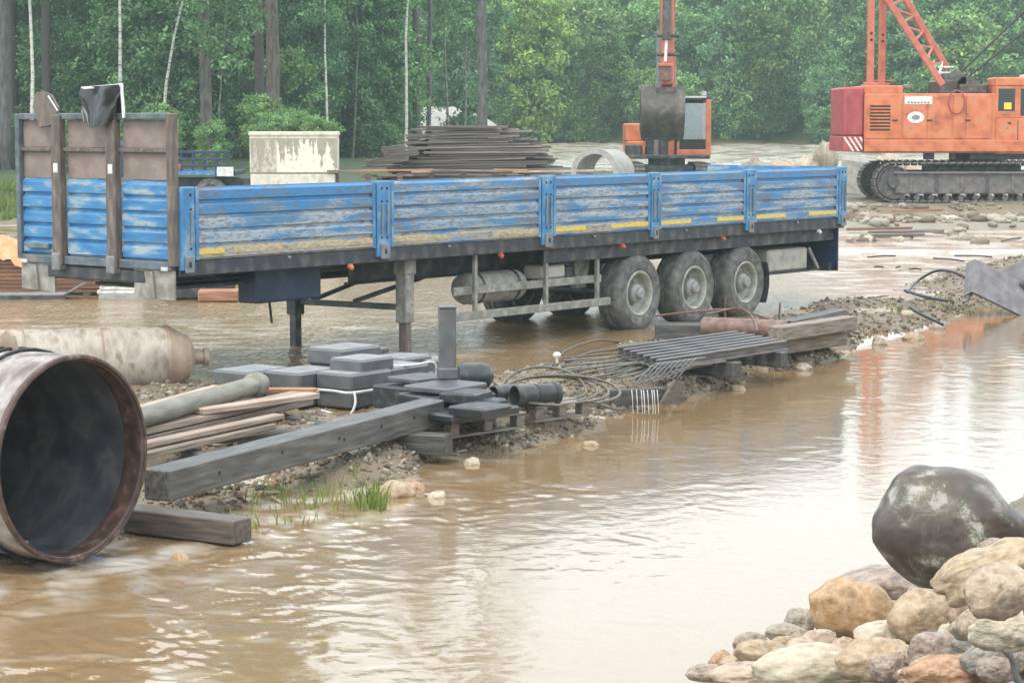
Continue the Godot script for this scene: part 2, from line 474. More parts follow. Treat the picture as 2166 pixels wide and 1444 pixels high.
# ---------------------------------------------------------------- land and water
const CHANNEL := -0.15
var front := PackedVector2Array()   # spit's edge on the channel, (x, depth)
var back := PackedVector2Array()    # its edge on the flooded yard
var spit := PackedVector2Array()
var middle := PackedVector2Array()
var pads := []
var nz := {}
var rip_a: Vector3
var rip_b: Vector3
var rip_n: Vector3
var calm_a: Vector2
var calm_n: Vector2
func p2(v: Vector3) -> Vector2: return Vector2(v.x, -v.z)
func setup_land():
	for p in [[-500, 1350], [60, 1215], [250, 1165], [420, 1135], [620, 1075], [800, 1038], [930, 1005], [990, 965], [1100, 965], [1210, 925], [1300, 893], [1430, 852], [1560, 815], [1700, 778], [1800, 750], [1900, 712], [2040, 662], [2166, 640], [2600, 590]]:
		front.append(p2(G(p[0], p[1], CHANNEL)))
	for p in [[-500, 830], [60, 800], [250, 800], [440, 800], [560, 782], [700, 755], [900, 765], [1040, 792], [1180, 772], [1320, 722], [1480, 692], [1640, 660], [1720, 640], [1850, 612], [2000, 575], [2166, 545], [2600, 500]]:
		back.append(p2(G(p[0], p[1], 0.03)))
	spit = front.duplicate()
	for i in back.size(): spit.append(back[back.size() - 1 - i])
	for i in 30:
		var t := i / 29.0
		middle.append(along(front, t).lerp(along(back, t), 0.3))
	rip_a = G(1462, 1436, CHANNEL)
	rip_b = G(1870, 1185, CHANNEL)
	var d := rip_b - rip_a
	rip_n = Vector3(-d.z, 0, d.x).normalized()
	if rip_n.x < 0: rip_n = -rip_n
	var ca := p2(G(1290, 1440, CHANNEL))
	var cb := p2(G(1470, 1080, CHANNEL))
	calm_a = ca
	calm_n = Vector2((cb - ca).y, -(cb - ca).x).normalized()
	if calm_n.x < 0: calm_n = -calm_n
	# raised ground: centre x, depth, half sizes, height above the flood, colour kind (0 mud, 1 grass, 2 gravel)
	pads = [
		[13.5, 66.0, 9.0, 5.0, 0.16, 0], [5.6, 79.0, 4.5, 5.0, 0.14, 0], [-1.5, 60.0, 8.0, 6.0, 0.15, 0], [-8.0, 60.0, 7.0, 6.0, 0.12, 0],
		[9.5, 55.0, 4.0, 1.8, 0.13, 2], [14.5, 55.5, 4.0, 2.2, 0.16, 2], [-21.0, 84.0, 24.0, 24.0, 0.55, 1], [-16.0, 61.0, 5.5, 3.5, 0.25, 1], [-11.6, 39.5, 3.2, 3.4, 0.1, 0],
		[3.0, 72.0, 6.0, 4.0, 0.1, 2], [9.5, 84.0, 4.0, 4.0, 0.1, 2], [-24.0, 130.0, 19.0, 36.0, 0.7, 1]]
	nz.a = noise(3, 0.35, 4)
	nz.b = noise(4, 2.2, 3)
	nz.c = noise(9, 0.05, 3)
	nz.w1 = noise(21, 2.0, 2)
	nz.w2 = noise(22, 5.5, 2)
	nz.w3 = noise(23, 0.5, 2)
	nz.foam = noise(24, 2.2, 4)
	nz.big = noise(25, 0.45, 3)
func along(p: PackedVector2Array, t: float) -> Vector2:
	var f := t * (p.size() - 1)
	var i := mini(int(f), p.size() - 2)
	return p[i].lerp(p[i + 1], f - i)
func dist(p: PackedVector2Array, q: Vector2, closed := false) -> float:
	var best := 1e9
	for i in p.size() - (0 if closed else 1):
		best = minf(best, Geometry2D.get_closest_point_to_segment(q, p[i], p[(i + 1) % p.size()]).distance_squared_to(q))
	return sqrt(best)
func inside_spit(q: Vector2) -> float:
	var d := dist(spit, q, true)
	return d if Geometry2D.is_point_in_polygon(q, spit) else -d
func flood_side(q: Vector2) -> float:      # signed distance from the spit's middle line, positive on the yard side
	var best := 1e9
	var s := 1.0
	for i in middle.size() - 1:
		var c := Geometry2D.get_closest_point_to_segment(q, middle[i], middle[i + 1])
		var d := c.distance_squared_to(q)
		if d < best:
			best = d
			s = signf((middle[i + 1] - middle[i]).cross(q - middle[i]))
	return sqrt(best) * s
func riprap_height(x: float, z: float) -> float:
	var t := (Vector3(x, 0, -z) - rip_a).dot(rip_n)
	return CHANNEL - 0.12 + 0.5 * t if t > -1.0 else -9.0
func ground(x: float, z: float) -> Array:    # height and kind
	var q := Vector2(x, z)
	var na: float = nz.a.get_noise_2d(x, z)
	if z < 46.0:
		var nb: float = nz.b.get_noise_2d(x, z)
		var d := inside_spit(q)
		var s := flood_side(q)
		var bed := lerpf(CHANNEL - 0.35, -0.06, smoothstep(-1.5, 0.5, s))
		var low := smoothstep(-0.6, -2.2, x) * 0.20 * smoothstep(0.2, -0.6, s)
		var top := 0.045 + na * 0.11 + nb * 0.035 - low * 0.8
		var h := lerpf(bed, top, smoothstep(-0.55, 0.75, d + na * 0.3))
		if x > 7.0: h += smoothstep(7.0, 8.5, x) * 0.1 * smoothstep(-0.3, 0.7, d)
		var r := riprap_height(x, z)
		if r > h: return [r + nb * 0.05, 3]
		return [h, 0 if d > -0.4 else 4]
	var best := level(z) - 0.22 + na * 0.05
	var kind := 4
	for p in pads:
		var e := Vector2((x - p[0]) / p[2], (z - p[1]) / p[3]).length() + na * 0.25
		var h: float = level(z) - 0.22 + (p[4] + 0.22) * smoothstep(1.25, 0.85, e) + na * 0.06
		if h > best:
			best = h
			kind = p[5] if e < 1.1 else 4
	var shore := shore_at(x)
	if z > shore:
		var up: float = level(shore) + (z - shore) * 0.12 + minf(1.2, (z - shore) * 0.4) + na * 0.3
		best = maxf(best, up)
		kind = 1
	return [best, kind]
func shore_at(x: float) -> float:
	return 166.0 + 6.0 * nz.c.get_noise_2d(x, 0.0) - clampf((x + 2.0) * 0.15, -3.0, 8.0)
func make_terrain():
	var rows := []
	var z := 7.5
	while z < 900.0:
		rows.append(z)
		z *= 1.0075 if z < 48.0 else (1.014 if z < 200.0 else 1.06)
	var cols := 190
	var v := PackedVector3Array()
	var c := PackedColorArray()
	var rng := RandomNumberGenerator.new()
	rng.seed = 8
	for r in rows:
		for i in cols + 1:
			var t := (i / float(cols) - 0.5) * 1.0
			var x: float = r * t
			var g := ground(x, r)
			v.append(Vector3(x, g[0], -r))
			var k: float = 0.8 + 0.4 * (0.5 + 0.5 * nz.b.get_noise_2d(x * 1.7, r * 1.7)) * (0.85 + rng.randf() * 0.3)
			var col: Color = [L(.21, .165, .115), L(.055, .085, .028), L(.30, .27, .22), L(.20, .17, .13), L(.20, .15, .10)][g[1]]
			col = col.lerp(L(.28, .25, .20), clampf(nz.a.get_noise_2d(x * 2.1 + 50.0, r * 2.1) * 0.9, 0.0, 0.6)) if g[1] != 1 else col
			c.append(Color(col.r * k, col.g * k, col.b * k))
	var o := sheet(v, c, cols + 1, rows.size(), "ground")
	var m := StandardMaterial3D.new()
	m.vertex_color_use_as_albedo = true
	m.roughness = 0.75
	m.uv1_triplanar = true
	m.uv1_world_triplanar = true
	m.uv1_scale = Vector3.ONE * 1.3
	m.albedo_texture = ramp("mud", 41, .05, 5, [[0.0, L(.35, .33, .30)], [0.5, L(.8, .79, .77)], [1.0, L(1, 1, 1)]], 512)
	m.heightmap_enabled = true
	m.heightmap_texture = relief("coarse", 5, 0.05)
	m.heightmap_scale = 2.0
	o.material_override = m
func sheet(v: PackedVector3Array, c: PackedColorArray, w: int, h: int, called: String, side := PackedByteArray(), want := 0) -> MeshInstance3D:
	var idx := PackedInt32Array()
	var n := PackedVector3Array()
	n.resize(v.size())
	for j in h:
		for i in w:
			var a := v[j * w + mini(i + 1, w - 1)] - v[j * w + maxi(i - 1, 0)]
			var b := v[mini(j + 1, h - 1) * w + i] - v[maxi(j - 1, 0) * w + i]
			n[j * w + i] = a.cross(b).normalized()
			if j < h - 1 and i < w - 1 and (side.size() == 0 or side[j * w + i] == want):
				var k := j * w + i
				idx.append_array(PackedInt32Array([k, k + w, k + 1, k + 1, k + w, k + w + 1]))
	var arr := []
	arr.resize(Mesh.ARRAY_MAX)
	arr[Mesh.ARRAY_VERTEX] = v
	arr[Mesh.ARRAY_NORMAL] = n
	arr[Mesh.ARRAY_COLOR] = c
	arr[Mesh.ARRAY_INDEX] = idx
	var m := ArrayMesh.new()
	m.add_surface_from_arrays(Mesh.PRIMITIVE_TRIANGLES, arr)
	var o := MeshInstance3D.new()
	o.name = numbered(called)
	o.mesh = m
	add_child(o)
	tag(o, "", "", "", "structure")
	return o
func water_at(x: float, z: float) -> Array:       # height, share of pale foam and painted sky glare
	var q := Vector2(x, z)
	var wx: float = x + 0.25 * nz.w3.get_noise_2d(x * 2.0, z * 2.0)
	var wz: float = z + 0.25 * nz.w3.get_noise_2d(x * 2.0 + 90.0, z * 2.0)
	if z < 46.0:
		var s := flood_side(q)
		var base := lerpf(CHANNEL, 0.03, smoothstep(-0.75, 0.35, s))
		var over := smoothstep(-1.3, -2.4, x) if z < 30.0 else 0.0      # where the yard spills over the spit
		var rough := 0.30
		var foam := 0.0
		var f1: float = nz.foam.get_noise_2d(x * 0.9, z * 0.55)
		if s < 0.0:
			var calm := smoothstep(-0.35, 0.75, (q - calm_a).dot(calm_n) + 0.6 * nz.w3.get_noise_2d(x, z))
			var spill := smoothstep(-0.1, -2.4, x - 0.16 * (z - 14.0))
			rough = lerpf(lerpf(0.32, 1.25, spill), 0.05, calm)
			rough = maxf(rough, 0.13 + 0.12 * smoothstep(16.0, 22.0, z))
			foam = spill * smoothstep(-4.2, -1.4, s) * smoothstep(-0.15, 0.5, f1) * 0.85
			foam += 0.22 * smoothstep(0.22, 0.5, nz.foam.get_noise_2d(x * 0.5 + 33.0, z * 1.2)) * (1.0 - calm) * smoothstep(0.6, -1.5, x)
		else:
			rough = 1.5 - 0.9 * smoothstep(-1.0, 1.5, x) * smoothstep(6.5, 4.5, x)
			foam = over * smoothstep(1.0, 0.0, s) * smoothstep(-0.1, 0.35, f1) * 0.7
			foam += 0.5 * smoothstep(-0.1, 0.4, nz.foam.get_noise_2d(x * 0.35, z * 0.7)) * maxf(smoothstep(0.5, -1.5, x) * smoothstep(34.0, 27.0, z), 1.6 * smoothstep(4.5, 6.0, x))  # paler colour painted in for sky reflected off the yard's ripples
		var h: float = 0.0058 * nz.w1.get_noise_2d(wx * 0.75, wz * 1.15) + 0.0065 * nz.w2.get_noise_2d(wx * 0.75, wz * 1.05)
		rough *= 0.65 + 0.7 * smoothstep(-0.3, 0.4, nz.w3.get_noise_2d(x * 1.3 + 7.0, z * 0.8))
		return [base + h * rough, clampf(foam, 0.0, 1.0), s]
	var fast := smoothstep(82.0, 100.0, z)
	var hh: float = lerpf(0.012, 0.16, fast) * nz.big.get_noise_2d(wx * 1.2, wz * 1.4) + 0.012 * nz.w1.get_noise_2d(wx, wz)
	var foam_glare: float = fast * smoothstep(-0.5, 0.2, nz.foam.get_noise_2d(x * 0.12, z * 0.16))
	foam_glare += 0.75 * smoothstep(-0.35, 0.3, nz.foam.get_noise_2d(x * 0.2, z * 0.35)) * (1.0 - fast)  # paleness here also paints sky glare on the open flood
	return [level(z) + hh, clampf(foam_glare, 0.0, 1.0), 9.0]
func make_water():
	var rows := []
	var z := 7.5
	while z < 240.0:
		rows.append(z)
		z *= 1.0032 if z < 34.0 else (1.005 if z < 60.0 else 1.008)
	var cols := 300
	var v := PackedVector3Array()
	var c := PackedColorArray()
	var side := PackedByteArray()
	for r in rows:
		for i in cols + 1:
			var x: float = r * (i / float(cols) - 0.5) * 0.9
			var w := water_at(x, r)
			v.append(Vector3(x, w[0], -r))
			side.append(1 if r > 46.0 or w[2] > -0.1 else 0)
			c.append(L(.225, .152, .082).lerp(L(.62, .58, .51), w[1]))
	for k in 2:
		var o := sheet(v, c, cols + 1, rows.size(), "water", side, k)
		var m := StandardMaterial3D.new()
		m.resource_name = "water"
		m.vertex_color_use_as_albedo = true
		m.roughness = 0.07 if k == 0 else 0.12
		m.metallic_specular = 0.55
		m.uv1_triplanar = true
		m.uv1_world_triplanar = true
		m.uv1_scale = Vector3(1.1, 1.1, 1.6) if k == 0 else Vector3(.9, .9, 1.3)
		m.heightmap_enabled = true
		m.heightmap_texture = relief("ripple", 15, 0.03, 3)
		m.heightmap_scale = 0.06 if k == 0 else 1.1
		o.material_override = m

# ---------------------------------------------------------------- the trailer
const POSTS := [[0.0, .19], [3.01, 3.24], [6.08, 6.30], [8.45, 8.62], [10.79, 10.99], [13.36, 13.58]]
func side_paint() -> StandardMaterial3D:
	var w := 1536
	var h := 128
	var f1 := noise(31, 0.018, 4)
	var f2 := noise(32, 0.06, 4)
	var f3 := noise(33, 0.012, 3)
	var wear := [[.05, .45, .72, .82, 1.0], [.62, .72, .82, .76, .85], [.2, .74, .72, .75, .82], [.35, .64, .68, .62, .68], [.22, .62, .66, .68, .68]]
	var clean := L(.04, .175, .37)
	var dull := L(.09, .175, .26)
	var pale := L(.34, .375, .39)
	var mud := L(.34, .29, .21)
	var dat := PackedByteArray()
	dat.resize(w * h * 3)
	for j in h:
		var band := mini(4, j * 5 / h)
		for i in w:
			var x := i * 13.6 / w
			var p := 0
			while p < 4 and x > POSTS[p + 1][0]: p += 1
			var u: float = wear[p][band]
			var a := f1.get_noise_2d(i * 0.42, j * 2.6)
			var b := f2.get_noise_2d(i * 0.8, j * 2.4)
			var d := f3.get_noise_2d(i, j * 1.5 + 200.0)
			var col := clean.lerp(dull, clampf(0.45 * u + d * 1.2 + (0.35 if p == 1 else 0.0), 0.0, 0.9))
			var t := a * 0.9 + b * 0.45 + (u - 0.62) * 1.3
			col = col.lerp(pale, smoothstep(-0.2, 0.35, t) * (0.85 if band < 4 else 0.55) * (0.75 if p == 1 else 1.0))
			if band == 4 and p < 3: col = col.lerp(mud, smoothstep(-0.25, 0.15, a + b * 0.5 + [0.22, 0.1, 0.02][p]) * 0.85)
			if b + a * 0.5 > 0.30: col = col.lerp(L(.10, .085, .075), 0.55)
			var near_post := minf(absf(x - POSTS[p][1]), absf(x - POSTS[p + 1][0]))
			if b - a + (0.25 - near_post) * 1.2 > 0.30: col = col.lerp(L(.16, .085, .05), 0.5)
			col = col.linear_to_srgb()
			var k := (j * w + i) * 3
			dat[k] = int(col.r * 255); dat[k + 1] = int(col.g * 255); dat[k + 2] = int(col.b * 255)
	var m := StandardMaterial3D.new()
	m.resource_name = "side_paint"
	m.albedo_texture = ImageTexture.create_from_image(Image.create_from_data(w, h, false, Image.FORMAT_RGB8, dat))
	m.roughness = .42
	mats["side_paint"] = m
	return m
func ribbed(mb: MB, x0: float, x1: float, y0: float, y1: float, bands: int, depth: float, sgn := 1.0):   # a pressed sheet of horizontal ribs facing +z
	var hb := (y1 - y0) / bands
	var prof := []
	for k in bands:
		var y := y1 - k * hb
		prof.append_array([Vector2(0.0, y), Vector2(0.0, y - hb * .06), Vector2(depth, y - hb * .26), Vector2(depth, y - hb * .86), Vector2(0.0, y - hb * .94)])
	prof.append(Vector2(0.0, y0))
	for i in prof.size() - 1:
		var p: Vector2 = prof[i]
		var q: Vector2 = prof[i + 1]
		var dn := Vector3(0, q.x - p.x, (p.y - q.y)) * Vector3(1, 1, sgn)
		var pts := [Vector3(x0, p.y, p.x * sgn), Vector3(x1, p.y, p.x * sgn), Vector3(x1, q.y, q.x * sgn), Vector3(x0, q.y, q.x * sgn)]
		var t := []
		for s in pts: t.append(Vector2(s.x / 13.6, (y1 - s.y) / (y1 - y0)))
		mb.face(pts, dn, t)
	mb.face([Vector3(x0, y0, -.03 * sgn), Vector3(x1, y0, -.03 * sgn), Vector3(x1, y1, -.03 * sgn), Vector3(x0, y1, -.03 * sgn)], Vector3(0, 0, -sgn), [Vector2(x0 / 13.6, 1), Vector2(x1 / 13.6, 1), Vector2(x1 / 13.6, 0), Vector2(x0 / 13.6, 0)])
	for e in [[y0, -1.0], [y1, 1.0]]:
		mb.face([Vector3(x0, e[0], 0), Vector3(x1, e[0], 0), Vector3(x1, e[0], -.03 * sgn), Vector3(x0, e[0], -.03 * sgn)], Vector3(0, e[1], 0), [Vector2(x0 / 13.6, .01), Vector2(x1 / 13.6, .01), Vector2(x1 / 13.6, .02), Vector2(x0 / 13.6, .02)])
func make_trailer():
	side_paint()
	var t := thing("semi_trailer", "long blue flatbed semi-trailer with worn ribbed drop sides standing in floodwater", "trailer", Vector3(-3.4428, -0.02, -22.7547), 0.8971)
	var top := 2.13
	var low := 1.37
	# floor and chassis
	pbox(t, "floor", "beam_dark", Vector3(6.79, 1.40, -1.25), Vector3(13.5, .05, 2.38), .004)
	for s in [[-.03, "side_rail"], [-2.47, "side_rail"]]:
		pbox(t, s[1], "chassis", Vector3(6.79, 1.285, s[0]), Vector3(13.58, .16, .07), .01)
	for zz in [-.78, -1.72]:
		var mb := MB.new()
		for seg in [[0.3, 3.4, .22], [3.4, 13.4, .40]]:
			mb.box(Vector3((seg[0] + seg[1]) / 2, 1.20 + .005 - seg[2] / 2 + .1, zz), Vector3(seg[1] - seg[0], seg[2] - .03, .012), .0)
			mb.box(Vector3((seg[0] + seg[1]) / 2, 1.305 - seg[2], zz), Vector3(seg[1] - seg[0], .02, .15), .003)
		mb.box(Vector3(6.85, 1.31, zz), Vector3(13.1, .02, .15), .003)
		part(mb, "chassis_beam", "chassis", t)
	for k in 18:
		pbox(t, "cross_member", "chassis", Vector3(.5 + k * .74, 1.30, -1.25), Vector3(.06, .1, 2.3), .004)
	pbox(t, "kingpin_plate", "chassis", Vector3(1.2, 1.03, -1.25), Vector3(1.5, .04, 1.2), .01)
	# near and far drop sides
	for side in [0, 1]:
		var zz := 0.0 if side == 0 else -2.5
		var sg := 1.0 if side == 0 else -1.0
		var rim := top if side == 0 else 1.93      # the far side stands lower
		for k in 5:
			var x0: float = POSTS[k][1] + .012
			var x1: float = POSTS[k + 1][0] - .012
			var mb := MB.new()
			ribbed(mb, x0, x1, low, rim, 5, .028, sg)
			var s := part(mb, "side_panel", "side_paint", t)
			s.position.z = zz
			if side == 0:
				for e in [x0 + .03, x1 - .03]:
					pbox(s, "edge_strip", "blue_post", Vector3(e, (low + top) / 2, .022), Vector3(.05, top - low, .025), .004)
		for k in 6:
			var x0: float = POSTS[k][0]
			var x1: float = POSTS[k][1]
			var mb := MB.new()
			mb.box(Vector3((x0 + x1) / 2, (rim + 1.27) / 2, zz + .005 * sg), Vector3(x1 - x0, rim - 1.27 + .01, .085), .012)
			var p := part(mb, "post", "blue_post", t)
			if side == 0:
				var c := (x0 + x1) / 2
				for dx in ([-.045, .045] if k > 0 else [0.03]):
					pbox(p, "latch_bar", "steel_dull", Vector3(c + dx, 1.70, .058), Vector3(.022, .34, .018), .004)
					pbox(p, "bolt_hole", "dark_seam", Vector3(c + dx, 2.05, .0485), Vector3(.028, .03, .006), .001)
					pbox(p, "bolt_hole", "dark_seam", Vector3(c + dx, 1.90, .0485), Vector3(.028, .022, .006), .001)
					pbox(p, "bolt_hole", "dark_seam", Vector3(c + dx, 1.49, .0485), Vector3(.028, .026, .006), .001)
				pbox(p, "hinge", "steel_dull", Vector3(c, 1.33, .056), Vector3((x1 - x0) * .62, .17, .022), .006)
				pbox(p, "hinge_slot", "dark_seam", Vector3(c, 1.33, .069), Vector3(.03, .06, .005), .001)
	# reflective tape on the lowest rib
	for a in [[.245, .62, "yellow_tape"], [.75, 1.5, "tan_tape"], [1.7, 2.98, "tan_tape"], [3.28, 4.25, "tan_tape"], [5.1, 6.04, "tan_tape"], [6.36, 7.0, "yellow_tape"], [7.55, 8.42, "yellow_tape"], [8.68, 9.4, "yellow_tape"], [10.05, 10.76, "yellow_tape"], [11.05, 11.85, "yellow_tape"], [12.5, 13.3, "yellow_tape"]]:
		pbox(t, "reflective_tape", a[2], Vector3((a[0] + a[1]) / 2, 1.455, .030), Vector3(a[1] - a[0], .055, .003), .0)
	for a in [[2.6, "lamp_orange"], [5.3, "lamp_red"], [7.85, "lamp_red"], [10.25, "lamp_red"], [12.85, "lamp_white"]]:
		var mb := MB.new()
		mb.lathe([Vector2(.032, 0), Vector2(.029, .018), Vector2(.016, .03), Vector2(0, .032)], Transform3D(Basis(Vector3.RIGHT, PI / 2), Vector3(a[0], 1.17, .01)), 12)
		mb.box(Vector3(a[0], 1.19, -.01), Vector3(.07, .05, .03), .004)
		part(mb, "marker_lamp", a[1], t)
	for x in [1.6, 4.3, 7.2, 9.3, 12.2]:
		pbox(t, "rope_hook", "steel_dull", Vector3(x, 1.335, .018), Vector3(.05, .03, .03), .006)
	# tailgate
	var tg := MB.new()
	ribbed(tg, 0.04, 2.46, low, top, 5, .028)
	var gate := part(tg, "tailgate", "blue", t)
	gate.transform = Transform3D(Basis(Vector3.UP, PI / 2), Vector3(13.58, 0, 0))
	# headboard: frame, upper sheets, ribbed lower sheets, two stanchions
	var hb := Node3D.new()
	hb.name = "headboard"
	t.add_child(hb)
	hb.transform = Transform3D(Basis(Vector3.UP, -PI / 2), Vector3(-.02, 0, 0))   # local x runs across to the far side as -x
	# local: x = across (0 near .. -2.5 far), z = forward
	for e in [[-.04, .09], [-2.47, .07]]:
		pbox(hb, "frame_upright", "head_frame" if e[0] < -1 else "rust_post", Vector3(e[0], 2.10, .02), Vector3(e[1], 1.58, .10), .01)
	pbox(hb, "frame_rail", "head_frame", Vector3(-1.255, 2.86, .025), Vector3(2.36, .07, .09), .01)
	pbox(hb, "frame_rail", "rust_post", Vector3(-1.255, 2.505, .015), Vector3(2.36, .045, .07), .008)
	pbox(hb, "frame_rail", "head_frame", Vector3(-1.255, 1.315, .0), Vector3(2.40, .09, .12), .01)
	var bays := [[-.09, -.81], [-1.01, -1.69], [-1.89, -2.43]]
	for b in bays:
		for yy in [[2.53, 2.82], [2.20, 2.48]]:
			pbox(hb, "upper_sheet", "head_panel", Vector3((b[0] + b[1]) / 2, (yy[0] + yy[1]) / 2, -.005), Vector3(b[0] - b[1], yy[1] - yy[0], .02), .003)
		var mb := MB.new()
		ribbed(mb, b[1], b[0], 1.365, 2.19, 5, .03)
		part(mb, "ribbed_sheet", "blue", hb)
	for c in [-.91, -1.79]:
		var mb := MB.new()
		mb.box(Vector3(c, 2.07, .055), Vector3(.15, 1.62, .10), .012)
		mb.box(Vector3(c - .085, 2.07, .02), Vector3(.05, 1.6, .05), .006)
		var st := part(mb, "stanchion", "rust_post", hb)
		pbox(st, "white_mark", "white_paint", Vector3(c + .01, 2.31, .108), Vector3(.07, .10, .004), .0)
		pbox(st, "foot_cap", "steel_dull", Vector3(c, 1.30, .07), Vector3(.13, .19, .13), .014)
	pbox(hb, "crossbeam", "chassis", Vector3(-1.25, 1.19, -.02), Vector3(1.6, .16, .12), .03)
	for s in [[-.33, .62], [-2.20, .56]]:
		var mb := MB.new()
		mb.slab(PackedVector2Array([Vector2(s[0] - s[1] / 2, .98), Vector2(s[0] + s[1] / 2, .96), Vector2(s[0] + s[1] / 2, 1.27), Vector2(s[0] - s[1] / 2, 1.27)]), .02, Transform3D(Basis(), Vector3(0, 0, .03)))
		mb.slab(PackedVector2Array([Vector2(s[0] - s[1] * .1, .98), Vector2(s[0] + s[1] * .06, .98), Vector2(s[0] + s[1] * .0, 1.25), Vector2(s[0] - s[1] * .2, 1.25)]), .03, Transform3D(Basis(), Vector3(0, 0, .06)))
		part(mb, "corner_skirt", "dusty", hb)
		pbox(hb, "marker_lamp", "lamp_white", Vector3(s[0] + (.2 if s[0] > -1 else -.18), 1.285, .068), Vector3(.10, .04, .02), .006)
	pbox(hb, "licence_bracket", "head_frame", Vector3(-2.15, 1.46, .05), Vector3(.36, .06, .05), .008)
	# bent plate on the far stanchion, black sheeting bundled on the other
	var pl := MB.new()
	pl.slab(PackedVector2Array([Vector2(-.20, .02), Vector2(-.10, -.20), Vector2(.11, -.16), Vector2(.12, .02), Vector2(.02, .16), Vector2(-.10, .20), Vector2(-.19, .15)]), .04, Transform3D(Basis(Vector3.UP, .25) * Basis(Vector3.RIGHT, -.15), Vector3(-1.89, 2.94, .10)))
	part(pl, "bent_plate", "rust_post", hb)
	pbar(hb, "plate_edge", "white_paint", Vector3(-1.86, 3.08, .12), Vector3(-1.71, 2.92, .12), .014, .014)
	var sh := MB.new()
	var fold := noise(51, 3.0, 3)
	sh.grid(func(a, b): return Vector3(-1.34 + a * .62 + .16 * b * b * (.5 - a), 3.17 - b * (.34 + .10 * sin(a * PI)) + .02 * a, .115 + .09 * sin(a * PI) * b * b + .028 * sin(a * 13.0 + 1.5 * sin(b * 3.0)) * b + .018 * sin((a - .5) * (b + .2) * 22.0) + .015 * fold.get_noise_2d(a * .6, b * .6)), 34, 22, Vector3.BACK)
	sh.grid(func(a, b): return Vector3(-1.34 + a * .62 + .16 * b * b * (.5 - a), 3.16 - b * .36, .04 + .02 * sin(a * 9.0)), 8, 6, Vector3.FORWARD)
	part(sh, "black_sheeting", "black_sheet", hb)
	pbar(hb, "sheet_frame", "white_paint", Vector3(-1.35, 3.155, .09), Vector3(-.70, 3.185, .09), .03, .03)
	pbar(hb, "sheet_frame", "white_paint", Vector3(-.715, 3.18, .09), Vector3(-.69, 2.84, .09), .03, .03)
	# wheels and axles
	for a in 3:
		var x := 8.34 + a * 1.31
		pcyl(t, "axle", "chassis", Vector3(x, .525, -.3), Vector3(x, .525, -2.2), .065)
		for zz in [-.06, -2.44]:
			var sg := 1.0 if zz > -1 else -1.0
			var w := Node3D.new()
			w.name = "wheel"
			t.add_child(w, true)
			w.transform = Transform3D(Basis(Vector3.RIGHT, PI / 2 * sg) * Basis(Vector3.UP, a * 1.1), Vector3(x, .525, zz))
			var ty := MB.new()     # y is outwards
			ty.lathe([Vector2(.30, -.02), Vector2(.335, .0), Vector2(.40, .012), Vector2(.455, .004), Vector2(.497, -.03), Vector2(.518, -.065), Vector2(.525, -.10), Vector2(.525, -.155), Vector2(.512, -.16), Vector2(.512, -.18), Vector2(.525, -.185), Vector2(.525, -.25), Vector2(.512, -.255), Vector2(.512, -.27), Vector2(.525, -.275), Vector2(.522, -.31), Vector2(.497, -.355), Vector2(.44, -.38), Vector2(.30, -.37)], Transform3D(), 44)
			ty.lathe([Vector2(.435, .0075), Vector2(.43, .016), Vector2(.422, .016), Vector2(.418, .0095)], Transform3D(), 44)
			part(ty, "tyre", "tyre", w)
			var rm := MB.new()
			rm.lathe([Vector2(.27, -.36), Vector2(.305, -.365), Vector2(.305, -.015), Vector2(.29, -.003), Vector2(.272, -.012), Vector2(.262, -.04), Vector2(.25, -.11), Vector2(.215, -.165), Vector2(.14, -.18), Vector2(.0, -.18)], Transform3D(), 36)
			part(rm, "rim", "rim", w)
			var hu := MB.new()
			hu.lathe([Vector2(.135, -.18), Vector2(.13, -.06), Vector2(.115, -.04), Vector2(.085, -.03), Vector2(.075, .02), Vector2(.06, .035), Vector2(0, .035)], Transform3D(), 20)
			part(hu, "hub", "hub", w)
			for k in 10:
				var an := TAU * k / 10.0
				pcyl(w, "wheel_nut", "hub", Vector3(cos(an) * .165, -.18, sin(an) * .165), Vector3(cos(an) * .165, -.145, sin(an) * .165), .017, 6)
	var mg := MB.new()     # curved guard behind the last wheel
	mg.grid(func(u, v): return Vector3(10.96 + .60 * cos(.45 - v * 1.0), .52 + .60 * sin(.45 - v * 1.0), -.06 - u * .42), 4, 8, Vector3(1, 0, 0))
	mg.grid(func(u, v): return Vector3(10.96 + .612 * cos(.45 - v * 1.0), .52 + .612 * sin(.45 - v * 1.0), -.06 - u * .42), 4, 8, Vector3(1, 0, 0))
	part(mg, "mudguard", "chassis", t)
	for x in [7.7, 9.0, 10.3]:
		var sp := MB.new()
		sp.slab(PackedVector2Array([Vector2(x - .22, 1.18), Vector2(x + .22, 1.18), Vector2(x + .08, .62), Vector2(x - .12, .62)]), .10, Transform3D(Basis(), Vector3(0, 0, -.55)))
		part(sp, "spring_hanger", "dusty", t)
		pbar(t, "leaf_spring", "dusty", Vector3(x + .05, .70, -.60), Vector3(x + 1.2, .66, -.60), .09, .07)
	pbox(t, "lower_skirt", "chassis", Vector3(9.9, 1.12, -.12), Vector3(7.2, .19, .03), .005)
	# rear box, bracket, wide rubber flap
	pbox(t, "tool_box", "cream_box", Vector3(12.3, .775, -.40), Vector3(1.10, .33, .42), .03)
	pbox(t, "tool_box_tray", "chassis", Vector3(12.35, .592, -.40), Vector3(1.35, .025, .46), .004)
	pbar(t, "box_bracket", "dusty", Vector3(12.88, .93, -.20), Vector3(13.17, .60, -.20), .04, .05)
	pbox(t, "rear_flap", "navy", Vector3(13.46, .89, -.50), Vector3(.025, .66, .95), .006)
	pbox(t, "rear_flap", "navy", Vector3(13.46, .89, -2.0), Vector3(.025, .66, .95), .006)
	pbox(t, "underrun_bar", "chassis", Vector3(13.38, .62, -1.25), Vector3(.10, .12, 2.3), .01)
